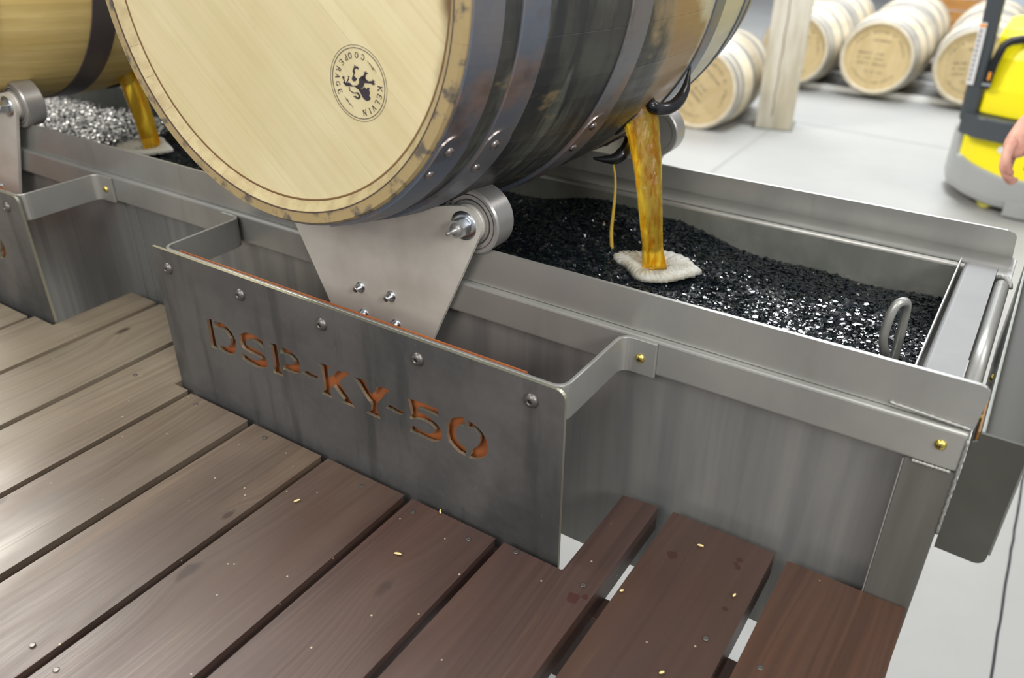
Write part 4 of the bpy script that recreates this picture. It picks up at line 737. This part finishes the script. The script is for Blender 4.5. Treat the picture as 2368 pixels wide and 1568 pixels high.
# ================================================================== BACKGROUND: TIMBER POST, BARREL ROWS
m = MB(); c_, s_ = math.cos(0.20), math.sin(0.20)
def post_box(x, y, w_, d_, z0, z1, rot, name, matl, lab, cat, bevel=0.006):
    c, s = math.cos(rot), math.sin(rot); P = lambda a, b: (a * c - b * s, a * s + b * c)
    m = MB(); m.prism([P(0, 0), P(w_, 0), P(w_, d_), P(0, d_)], 0, z1 - z0, 'xy'); o = m.obj(name, matl, bevel=bevel); o.location = (x, y, z0); tag(o, lab, cat); return o
tp = empty('timber_post', (-1.69, 6.2, FZ), 'pale weathered square timber post rising from the concrete behind the trough', 'post')
m = MB(); m.prism([(-1.811, 6.101), (-1.563, 6.150), (-1.612, 6.395), (-1.860, 6.346)], FZ + 0.004, 3.6, 'xy'); m.obj('post', M['timber'], tp, bevel=0.008)
m = MB(); m.prism([(-1.835, 6.075), (-1.54, 6.133), (-1.60, 6.44), (-1.895, 6.382)], FZ, FZ + 0.006, 'xy'); m.obj('base_plate', M['steel_in'], tp)
m = MB()
m.add([(-1.703 + 0.004 * math.sin(k * 2.1) - 0.0035, 6.1213 - 0.0012, FZ + 0.10 + k * 0.07) for k in range(26)] + [(-1.703 + 0.004 * math.sin(k * 2.1) + 0.0035, 6.1227 - 0.0012, FZ + 0.10 + k * 0.07) for k in range(26)], [(k, k + 26, k + 27, k + 1) for k in range(25)])
m.obj('drying_crack', M['crack'], tp, fix=False)

def far_barrel(c0, roll, yaw, label, text=True):
    mw = Matrix.Translation(c0) @ Matrix.Rotation(yaw, 4, 'Z') @ Matrix.Rotation(roll, 4, 'Y')
    rt = empty('barrel', c0, label, 'barrel', 'barrels lying in rows on the floor', mw=mw)
    if text == 'full' or text is True:
        m = MB(); ns = 14; pr = [(0.0, 0.262), (0.0, 0.277), (0.008, prof(0.008))] + [(BL * i / ns, prof(BL * i / ns)) for i in range(1, ns)] + [(BL - 0.008, prof(0.008)), (BL, 0.277), (BL, 0.262), (BL - 0.02, 0.258)]
        m.lathe([(0.03, 0.2), (0.03, 0.258)] + pr + [(BL - 0.03, 0.2)], (0, 0, 0), (0, 1, 0), 60)
        FB['body'] = m.mesh('barrel_body', M['paleoak'])
        FB['hoops'] = [hoop(a, b, 0.0006, n=60).mesh('barrel_hoop', M['palehoop']) for a, b, l in HOOPS]
    b = bpy.data.objects.new('body', FB['body']); C.objects.link(b); b.parent = rt
    for me_ in FB['hoops']: h = bpy.data.objects.new('hoop', me_); C.objects.link(h); h.parent = rt
    head_boards(0.259, 0.0265, 0.0 if True else 0, [-0.16, -0.06, 0.05, 0.15], 0.012, rt, M['palehead'])
    # weathered branding: rows of dark worn characters, unreadable at this distance
    m = MB(); rb = random.Random(int(abs(c0[0]) * 100)); y_ = 0.0262
    def blk(x, z, w_, h_, rot):
        c, s = math.cos(rot), math.sin(rot); q = [(x + a * c - b_ * s, z + a * s + b_ * c) for a, b_ in ((-w_ / 2, -h_ / 2), (w_ / 2, -h_ / 2), (w_ / 2, h_ / 2), (-w_ / 2, h_ / 2))]
        m.add([(p[0], y_, p[1]) for p in q] + [(p[0], y_ + .0002, p[1]) for p in q], [(0, 1, 2, 3), (7, 6, 5, 4), (0, 4, 5, 1), (1, 5, 6, 2), (2, 6, 7, 3), (3, 7, 4, 0)])
    def ch(x, z, rot, h_=0.02, s_=1):   # a worn character: two or three strokes
        c, s = math.cos(rot), math.sin(rot)
        for k in range(rb.choice((2, 3))):
            a, b_ = rb.uniform(-0.004, 0.004), rb.uniform(-0.006, 0.006)
            if rb.random() < .5: blk(x + a * c, z + a * s, 0.0035, h_ * 0.9, rot)
            else: blk(x - b_ * s, z + b_ * c, 0.011, 0.0035, rot)
    for a in list(range(150, 118, -6)) + list(range(108, 74, -5)) + list(range(66, 54, -6)) + list(range(46, 8, -6)):
        t = math.radians(a); ch(0.203 * math.cos(t), 0.203 * math.sin(t), t - PI / 2, 0.024)
    for a in list(range(212, 262, 6)) + list(range(272, 322, 6)):
        t = math.radians(a); ch(0.20 * math.cos(t), 0.20 * math.sin(t), t + PI / 2, 0.020)
    for k in range(10): ch(-0.05 + k * 0.014, 0.135, 0)
    for z, segs in ((0.030, ((-.15, 8), (-.01, 5))), (-0.010, ((-.15, 2), (-.10, 4), (-.02, 6))), (-0.052, ((-.155, 5), (-.075, 2), (-.02, 8)))):
        for x_, n in segs:
            for k in range(n): ch(x_ + k * 0.0145, z, 0)
    for k in (-3, -2, 0, 1, 3, 4, 5): ch(k * 0.016 - .02, -0.115, 0)
    m.obj('branded_lettering', M['fadeink'], rt, local=True)['kind'] = 'stuff'; return rt
FB = {}
BZ = FZ + 0.05 + RIM
far_barrel((-1.305, 7.47, BZ), 0.03, -0.02, 'pale barrel with branded head in the middle of the background row')
def more(x, y, z, roll, yaw, lab, vis=True):
    o = far_barrel((x, y, z), roll, yaw, lab, text='copy'); return o
more(-0.585, 7.50, BZ, -0.10, -0.02, 'pale branded barrel partly hidden by the black tiller of the yellow pallet truck')
more(-1.985, 7.46, BZ, 0.25, 0.0, 'pale barrel half hidden by the timber post')
more(-2.185, 5.80, BZ - 0.05, 0.75, 0.06, 'pale barrel lying alone left of the timber post, just past the hook')
more(-1.33, 8.50, BZ, 0.5, 0.0, 'pale barrel directly behind the middle background barrel')
more(-0.63, 8.53, BZ, 0.9, 0.0, 'pale barrel behind the one at the pallet truck tiller')
more(-2.02, 8.49, BZ, 1.4, 0.0, 'pale barrel behind the post, peeping over the row at the top')
for k, y in enumerate((7.66, 8.225, 8.70, 9.2)):
    m = MB(); m.box(-2.6, 0.5, y, y + 0.05, FZ, FZ + 0.04); o = m.obj('floor_rail', M['railwhite']); tag(o, ['white rail lying on the floor under the front row of barrels, seen between them', 'white rail under the rear end of the front barrel row', 'white rail under the second barrel row', 'white rail under the far end of the second barrel row'][k], 'rail', 'rails the barrels lie on')
# things by the far wall
cr = empty('wooden_crate', (-1.25, 10.9, FZ), 'orange wooden crate beyond the barrel rows at the top', 'crate')
for k in range(6):
    m = MB(); m.box(-1.75, -0.75, 10.4, 10.42, FZ + 0.02 + k * 0.125, FZ + 0.135 + k * 0.125); m.obj('slat', M['orange'], cr, bevel=0.003)
for x in (-1.74, -0.84):
    m = MB(); m.box(x, x + 0.08, 10.42, 11.2, FZ, FZ + 0.77); m.obj('corner_post', M['orange'], cr, bevel=0.003)
m = MB(); m.box(-1.75, -0.75, 10.42, 11.2, FZ + 0.77, FZ + 0.79); m.obj('lid', M['orange'], cr, bevel=0.003)
cb = empty('steel_cabinet', (-1.1, 12.4, FZ), 'pale blue-white cabinet standing behind the orange crate at the top edge', 'cabinet')
m = MB(); m.box(-1.9, -0.3, 12.2, 12.8, FZ + 0.1, 1.2); m.obj('cabinet_body', M['screen'], cb, bevel=0.01)
m = MB(); m.box(-1.88, -1.12, 12.17, 12.195, FZ + 0.15, 1.17); m.obj('cabinet_door', M['screen'], cb, bevel=0.004)
m = MB(); m.box(-1.08, -0.32, 12.17, 12.195, FZ + 0.15, 1.17); m.obj('cabinet_door', M['screen'], cb, bevel=0.004)
m = MB(); m.box(-1.88, -0.32, 12.22, 12.78, FZ, FZ + 0.1); m.obj('plinth', M['jdark'], cb)
pc = empty('steel_column', (-0.26, 9.9, FZ), 'grey round steel column at the top right corner behind the barrels', 'column')
m = MB(); m.cyl((-0.26, 9.9, FZ), 0.09, 0.012, 4.2, (0, 0, 1), 28); m.obj('shaft', M['steel_in'], pc)
m = MB(); m.box(-0.42, -0.10, 9.74, 10.06, FZ, FZ + 0.012); m.obj('base_plate', M['steel_in'], pc)

# ================================================================== YELLOW PALLET TRUCK
JX = empty('pallet_truck', (0.1, 5.5, FZ), 'yellow and grey electric pallet truck with dark tiller arm on the concrete floor', 'pallet truck')
def rounded(poly, r, n=5):
    out = []; N_ = len(poly)
    for i in range(N_):
        p0, p1, p2 = Vector(poly[i - 1]), Vector(poly[i]), Vector(poly[(i + 1) % N_]); rr = min(r, (p1 - p0).length * .45, (p2 - p1).length * .45)
        a = p1 + (p0 - p1).normalized() * rr; b = p1 + (p2 - p1).normalized() * rr
        for k in range(n + 1): t = k / n; out.append(tuple((a * (1 - t) + p1 * t) * (1 - t) + (p1 * (1 - t) + b * t) * t))
    return out
foot = [(-0.14, 5.115), (0.30, 5.06), (0.62, 5.12), (0.62, 5.95), (-0.10, 5.98), (-0.36, 5.82), (-0.445, 5.56), (-0.40, 5.34), (-0.29, 5.19)]
def ring(poly, sx, sy, z, zf=None, cx=0.1, cy=5.5, dx=0, dy=0, r=0.06):
    q0 = rounded(poly, r); q = []
    for i in range(len(q0)):
        a, b = q0[i - 1], q0[i]; n_ = max(1, int(math.hypot(b[0] - a[0], b[1] - a[1]) / 0.018)) if len(poly) == 9 else 1
        q += [(a[0] + (b[0] - a[0]) * k / n_, a[1] + (b[1] - a[1]) * k / n_) for k in range(1, n_ + 1)]
    return [(cx + (p[0] - cx) * sx + dx, cy + (p[1] - cy) * sy + dy, z + (zf(p[0], p[1]) if zf else 0)) for p in q]
topf = lambda x, y: (0.125 if x < -0.385 else 0.0) + 0.045 * max(0, min(1, (-0.13 - x) / 0.25))
lowf = lambda x, y: 0.02 * max(0, min(1, (-0.14 - x) / 0.2))
m = MB(); m.loft([ring(foot, .93, .93, FZ + 0.03, lowf), ring(foot, .985, .985, FZ + 0.045, lowf), ring(foot, 1.0, 1.0, FZ + 0.08, lowf), ring(foot, 1.0, 1.0, -0.775), ring(foot, 1.0, 1.0, -0.712, topf), ring(foot, .985, .985, -0.702, topf), ring(foot, .965, .965, -0.700, topf)], sm=False)
m.obj('skirt', M['jgrey'], JX)
m = MB(); m.loft([ring(foot, .975, .975, -0.74), ring(foot, .97, .97, -0.66), ring(foot, .955, .955, -0.56), ring(foot, .93, .93, -0.48), ring(foot, .87, .90, -0.41)], sm=False); m.obj('lower_cover', M['yellow'], JX, bevel=0.006)
up = [(-0.325, 5.20), (-0.17, 5.14), (-0.10, 5.125), (0.45, 5.12), (0.50, 5.5), (0.30, 5.7), (-0.33, 5.70)]
def inset(z, dx, dy): return [(p[0] + dx * (p[0] < 0), p[1] + dy, z) for p in rounded(up, 0.035)]
m = MB(); m.loft([inset(-0.400, 0.015, 0.015), inset(-0.385, 0, 0), inset(-0.26, 0.0, 0.0), inset(-0.10, 0.0, 0.03), inset(0.0, 0.0, 0.07), inset(0.035, 0.01, 0.10), inset(0.045, 0.06, 0.14)], sm=False); m.obj('upper_cover', M['yellow'], JX, bevel=0.008)
hinge = [(-0.40, 5.20), (-0.30, 5.115), (-0.15, 5.075), (-0.06, 5.085), (-0.06, 5.25), (-0.33, 5.34), (-0.40, 5.30)]
m = MB(); m.loft([[(p[0], p[1], z) for p in rounded(hinge, 0.03)] for z in (-0.515, -0.395)], sm=False); m.obj('tiller_hinge', M['jdark'], JX, bevel=0.012)
m = MB(); m.loft([[(p[0] + x, p[1] + y, z) for p in rounded([(-0.043, -0.03), (0.043, -0.03), (0.043, 0.04), (-0.043, 0.04)], 0.02)] for x, y, z in ((-0.365, 5.22, -0.44), (-0.367, 5.22, -0.38), (-0.375, 5.20, -0.10), (-0.385, 5.18, 0.17), (-0.395, 5.16, 0.42))], sm=False); ar = m.obj('tiller_arm', M['jdark'], JX, bevel=0.004)
m = MB(); m.add([(-0.4175, 5.172, -0.245), (-0.382, 5.1695, -0.245), (-0.392, 5.149, 0.075), (-0.427, 5.1515, 0.075)] + [(-0.4175, 5.176, -0.245), (-0.382, 5.176, -0.245), (-0.392, 5.156, 0.075), (-0.427, 5.156, 0.075)], [(0, 1, 2, 3), (7, 6, 5, 4), (0, 4, 5, 1), (1, 5, 6, 2), (2, 6, 7, 3), (3, 7, 4, 0)]); stk = m.obj('instruction_sticker', M['white'], JX)
m = MB(); m.add([(-0.424, 5.1500, 0.052), (-0.394, 5.1480, 0.052), (-0.3945, 5.1472, 0.068), (-0.4245, 5.1492, 0.068)], [(0, 1, 2, 3)]); m.obj('orange_mark', mat('orange_print', (0.9, 0.35, 0.05)), stk, fix=False)
m = MB()
for k in range(11):
    t = 0.06 + k * 0.078; z = -0.245 + 0.32 * t; x = -0.4175 - 0.0095 * t; y = 5.1705 - 0.0205 * t
    m.add([(x + 0.006, y - 0.0012, z), (x + 0.020, y - 0.0022, z), (x + 0.020, y - 0.0034, z + 0.016), (x + 0.006, y - 0.0024, z + 0.016)], [(0, 1, 2, 3)])
m.obj('printed_lines', mat('grey_print', (0.33, 0.33, 0.36)), stk, fix=False)['kind'] = 'stuff'
m = MB(); m.tube([(-0.395, 5.08, 0.46), (-0.395, 5.16, 0.47), (-0.395, 5.24, 0.46)], 0.05, 12); m.obj('tiller_head', M['jdark'], JX)
loop = [(-0.320, 5.170, -0.255), (-0.318, 5.170, -0.215), (-0.310, 5.172, -0.12), (-0.292, 5.18, -0.035), (-0.262, 5.19, -0.008), (-0.215, 5.195, 0.004), (-0.15, 5.20, 0.008)]
m = MB(); m.tube(loop, 0.030, 4); lp = m.obj('control_panel', M['glossblack'], JX, bevel=0.003)
m = MB(); m.box(-0.320, -0.308, 5.135, 5.141, -0.205, -0.165); m.obj('amber_light', mat('amber_lens', (0.9, 0.35, 0.04), 0.3), lp)
m = MB(); m.box(-0.338, -0.298, 5.132, 5.138, -0.235, -0.222); m.obj('silver_trim', M['zinc'], lp)
m = MB(); m.add([(-0.175, 5.1165, -0.565), (-0.135, 5.106, -0.580), (-0.105, 5.105, -0.555), (-0.125, 5.106, -0.535), (-0.165, 5.115, -0.535)], [(0, 1, 2, 3, 4)]); m.obj('warning_sticker', M['white'], JX, fix=False)
for x, y in ((-0.155, 5.20), (-0.13, 5.86)):
    m = MB(); m.lathe([(-0.025, 0.020), (-0.025, 0.050), (-0.02, 0.056), (0.02, 0.056), (0.025, 0.050), (0.025, 0.020)], (x, y, FZ + 0.056), (0.6, 0.8, 0), 28); wh = m.obj('castor_wheel', mat('yellow_polyurethane', (0.60, 0.56, 0.10), 0.35), JX)
    m = MB(); m.lathe([(-0.03, 0.021), (0.03, 0.021)], (x, y, FZ + 0.056), (0.6, 0.8, 0), 20); m.obj('hub', M['zinc'], wh)
m = MB(); m.lathe([(-0.03, 0.10), (0.03, 0.10)], (0.1, 5.5, FZ + 0.1), (0, 1, 0), 28); m.obj('drive_wheel', M['black'], JX)
m = MB(); m.prism(rounded([(-0.06, 5.075), (0.02, 5.06), (0.62, 5.10), (0.62, 5.5), (-0.02, 5.5)], .01), FZ + 0.012, FZ + 0.09, 'xy'); m.obj('side_bumper', M['jgrey'], JX, bevel=0.004)
for y in (5.25, 5.72):
    m = MB(); m.box(0.62, 1.75, y, y + 0.16, FZ + 0.03, FZ + 0.09); m.obj('fork', M['yellow'], JX, bevel=0.01)

# ================================================================== PERSON (only the hand reaches into the picture)
HC = Vector((-0.036, 2.38, 0.135)); CRT = Vector((0.8360, 0.5486, 0.0048)); CUP = Vector((-0.277, 0.4144, 0.8669)); CF = Vector((-0.4736, 0.7261, -0.4984))
def hp_(px, py, d=0.0): return HC + (CRT * (px - 2350) + CUP * (360 - py)) / 930 + CF * d
def skin_obj(name, chains, matl, parent, sub=2):
    vs = []; es = []; rs = []
    for ch in chains:
        base = ch.get('from'); prev = base
        for p, r in ch['pts']:
            vs.append(tuple(p)); rs.append(r); i = len(vs) - 1
            if prev is not None: es.append((prev, i))
            prev = i
    me = bpy.data.meshes.new(name); a = Vector((0, 0, 0)); q = parent
    while q is not None: a += q.location; q = q.parent
    me.from_pydata([(v[0] - a.x, v[1] - a.y, v[2] - a.z) for v in vs], es, []); me.materials.append(matl)
    o = bpy.data.objects.new(name, me); C.objects.link(o); o.parent = parent
    o.modifiers.new('skin', 'SKIN'); me.skin_vertices.new() if not me.skin_vertices else None
    for i, r in enumerate(rs): me.skin_vertices[0].data[i].radius = (r, r) if not isinstance(r, tuple) else r
    me.skin_vertices[0].data[0].use_root = True
    sb = o.modifiers.new('sub', 'SUBSURF'); sb.levels = sub; sb.render_levels = sub; o.modifiers['skin'].use_smooth_shade = True
    return o
ps = empty('person', (0.50, 2.62, FZ), 'person standing past the right picture edge, only a loosely closed hand visible', 'person')
wr = hp_(2392, 268, 0.01); el = wr + Vector((0.20, 0.10, 0.10)); sh = Vector((0.50, 2.62, 0.52))
pel = Vector((0.52, 2.70, 0.04))
def ell(cx, cy, z, rx, ry, n=24): return [(cx + rx * math.cos(2 * PI * k / n), cy + ry * math.sin(2 * PI * k / n), z) for k in range(n)]
# bare arm and hand, neck and head are one continuous skin
ch = [{'pts': [(pel + Vector((.01, 0, .40)), .09), (pel + Vector((.01, 0, .52)), .075), (pel + Vector((0, 0, .60)), .062), (pel + Vector((-.01, 0, .68)), .085), (pel + Vector((-.012, 0, .77)), .105), (pel + Vector((-.005, 0, .85)), .085)]}]
ch.append({'from': 0, 'pts': [(sh + Vector((.02, -.09, -.04)), .058), (sh + Vector((-0.03, -.13, -.14)), .050), (el, .042), ((el + wr) / 2, .038), (wr, .027), (hp_(2368, 305), .030), (hp_(2354, 335, .012), (.034, .026)), (hp_(2356, 366, .016), .026)]})
ch.append({'from': 0, 'pts': [(pel + Vector((.01, .19, .42)), .058), (pel + Vector((.03, .24, .20)), .046), (pel + Vector((0, .25, -.04)), .036), (pel + Vector((-.03, .24, -.13)), .034)]})
skin_obj('body', ch, M['skin'], ps)
fing = [[(2350, 322, 0.0), (2329, 345, -0.008), (2322, 372, -0.006), (2330, 396, 0.002), (2346, 404, 0.008)],
        [(2357, 325, 0.014), (2334, 352, 0.010), (2325, 384, 0.010), (2337, 410, 0.014), (2354, 414, 0.018)],
        [(2364, 330, 0.028), (2345, 360, 0.028), (2338, 392, 0.028), (2350, 417, 0.028), (2366, 416, 0.03)],
        [(2374, 335, 0.042), (2360, 365, 0.044), (2354, 392, 0.044), (2364, 412, 0.042), (2378, 410, 0.04)],
        [(2372, 318, -0.012), (2376, 350, -0.024), (2372, 380, -0.026), (2360, 404, -0.022)]]
for k, F_ in enumerate(fing):
    r0 = (0.0138, 0.0142, 0.0135, 0.0120, 0.0140)[k]; n = len(F_)
    o = skin_obj('thumb' if k == 4 else 'finger', [{'pts': [(hp_(*p), r0 * (1 - 0.07 * i)) for i, p in enumerate(F_)]}], M['skin'], ps)
    if k == 4:
        m = MB(); c = hp_(2361, 402, -0.033); m.lathe([(0, 0.0065), (0.0015, 0.0055), (0.002, 0)], c, -CF, 12, cap=False); m.obj('thumbnail', mat('nail', (0.75, 0.5, 0.45), 0.3), o, local=False)
m = MB(); m.loft([ell(.52, 2.70, z, rx, ry) for z, rx, ry in ((-.02, .125, .175), (.06, .125, .17), (.20, .12, .165), (.36, .13, .185), (.46, .12, .195), (.52, .095, .17), (.56, .07, .10), (.575, .062, .07))], sm=True); sr = m.obj('shirt', M['shirt'], ps)
m = MB(); A0 = sh + Vector((.02, -.02, -.03)); A1 = sh + Vector((.02, -.10, -.05)); A2 = sh + Vector((-0.03, -.135, -.14)); A3 = A2.lerp(el, .45)
m.tube([A0, A1, A2, A3], [.075, .075, .066, .058], 18); m.obj('sleeve', M['shirt'], ps)
m = MB(); m.tube([pel + Vector((.0, .12, .45)), pel + Vector((.01, .20, .40)), pel + Vector((.03, .235, .28)), pel + Vector((.03, .245, .18))], [.075, .075, .064, .058], 18); m.obj('sleeve', M['shirt'], ps)
m = MB(); m.loft([ell(.52, 2.70, z, rx, ry) for z, rx, ry in ((-.17, .10, .14), (-.10, .13, .18), (-.01, .12, .172), (.02, .118, .168))], sm=True)
for s_ in (-1, 1): m.loft([ell(.52 + dx, 2.70 + s_ * .09, z, r_, r_) for z, r_, dx in ((-.08, .088, 0), (-.30, .082, -.005), (-.48, .068, -.005), (-.66, .062, .0), (-.86, .058, .01))], sm=True)
m.obj('trousers', M['trousers'], ps)
m = MB(); m.loft([ell(.523, 2.70, z, rx, ry) for z, rx, ry in ((.745, .060, .076), (.80, .093, .084), (.85, .094, .082), (.885, .075, .065), (.90, .03, .025))], sm=True); m.obj('hair', M['hair'], ps).location = (0.012, 0, 0.04)
for s_ in (-1, 1):
    m = MB(); m.lathe([(-0.012, 0.0), (-0.008, 0.009), (0, 0.0125), (0.008, 0.009), (0.012, 0)], pel + Vector((-.082, .032 * s_, .755)), (0, 0, 1), 12, cap=False); m.obj('eye', M['white'], ps)
    m = MB(); m.tube([pel + Vector((.0, .085 * s_, .77)), pel + Vector((.005, .10 * s_, .75)), pel + Vector((.0, .088 * s_, .72))], 0.012, 8); m.obj('ear', M['skin'], ps)
    m = MB(); m.loft([[(p[0], p[1], z) for p in rounded([(0.37 if z < FZ + .05 else .40, 2.70 + s_ * .1 - .05), (0.60, 2.70 + s_ * .1 - .045), (0.60, 2.70 + s_ * .1 + .045), (0.37 if z < FZ + .05 else .40, 2.70 + s_ * .1 + .05)], .03)] for z in (FZ, FZ + 0.03, FZ + 0.09)], sm=True); m.obj('shoe', M['glossblack'], ps)
m = MB(); m.tube([pel + Vector((-.09, 0, .765)), pel + Vector((-.115, 0, .73)), pel + Vector((-.10, 0, .715))], [0.008, 0.014, 0.010], 8); m.obj('nose', M['skin'], ps)
m = MB(); m.tube([pel + Vector((-.088, -.025, .688)), pel + Vector((-.097, 0, .686)), pel + Vector((-.088, .025, .688))], [0.004, 0.006, 0.004], 8); m.obj('mouth', mat('lip', (0.5, 0.2, 0.18)), ps)
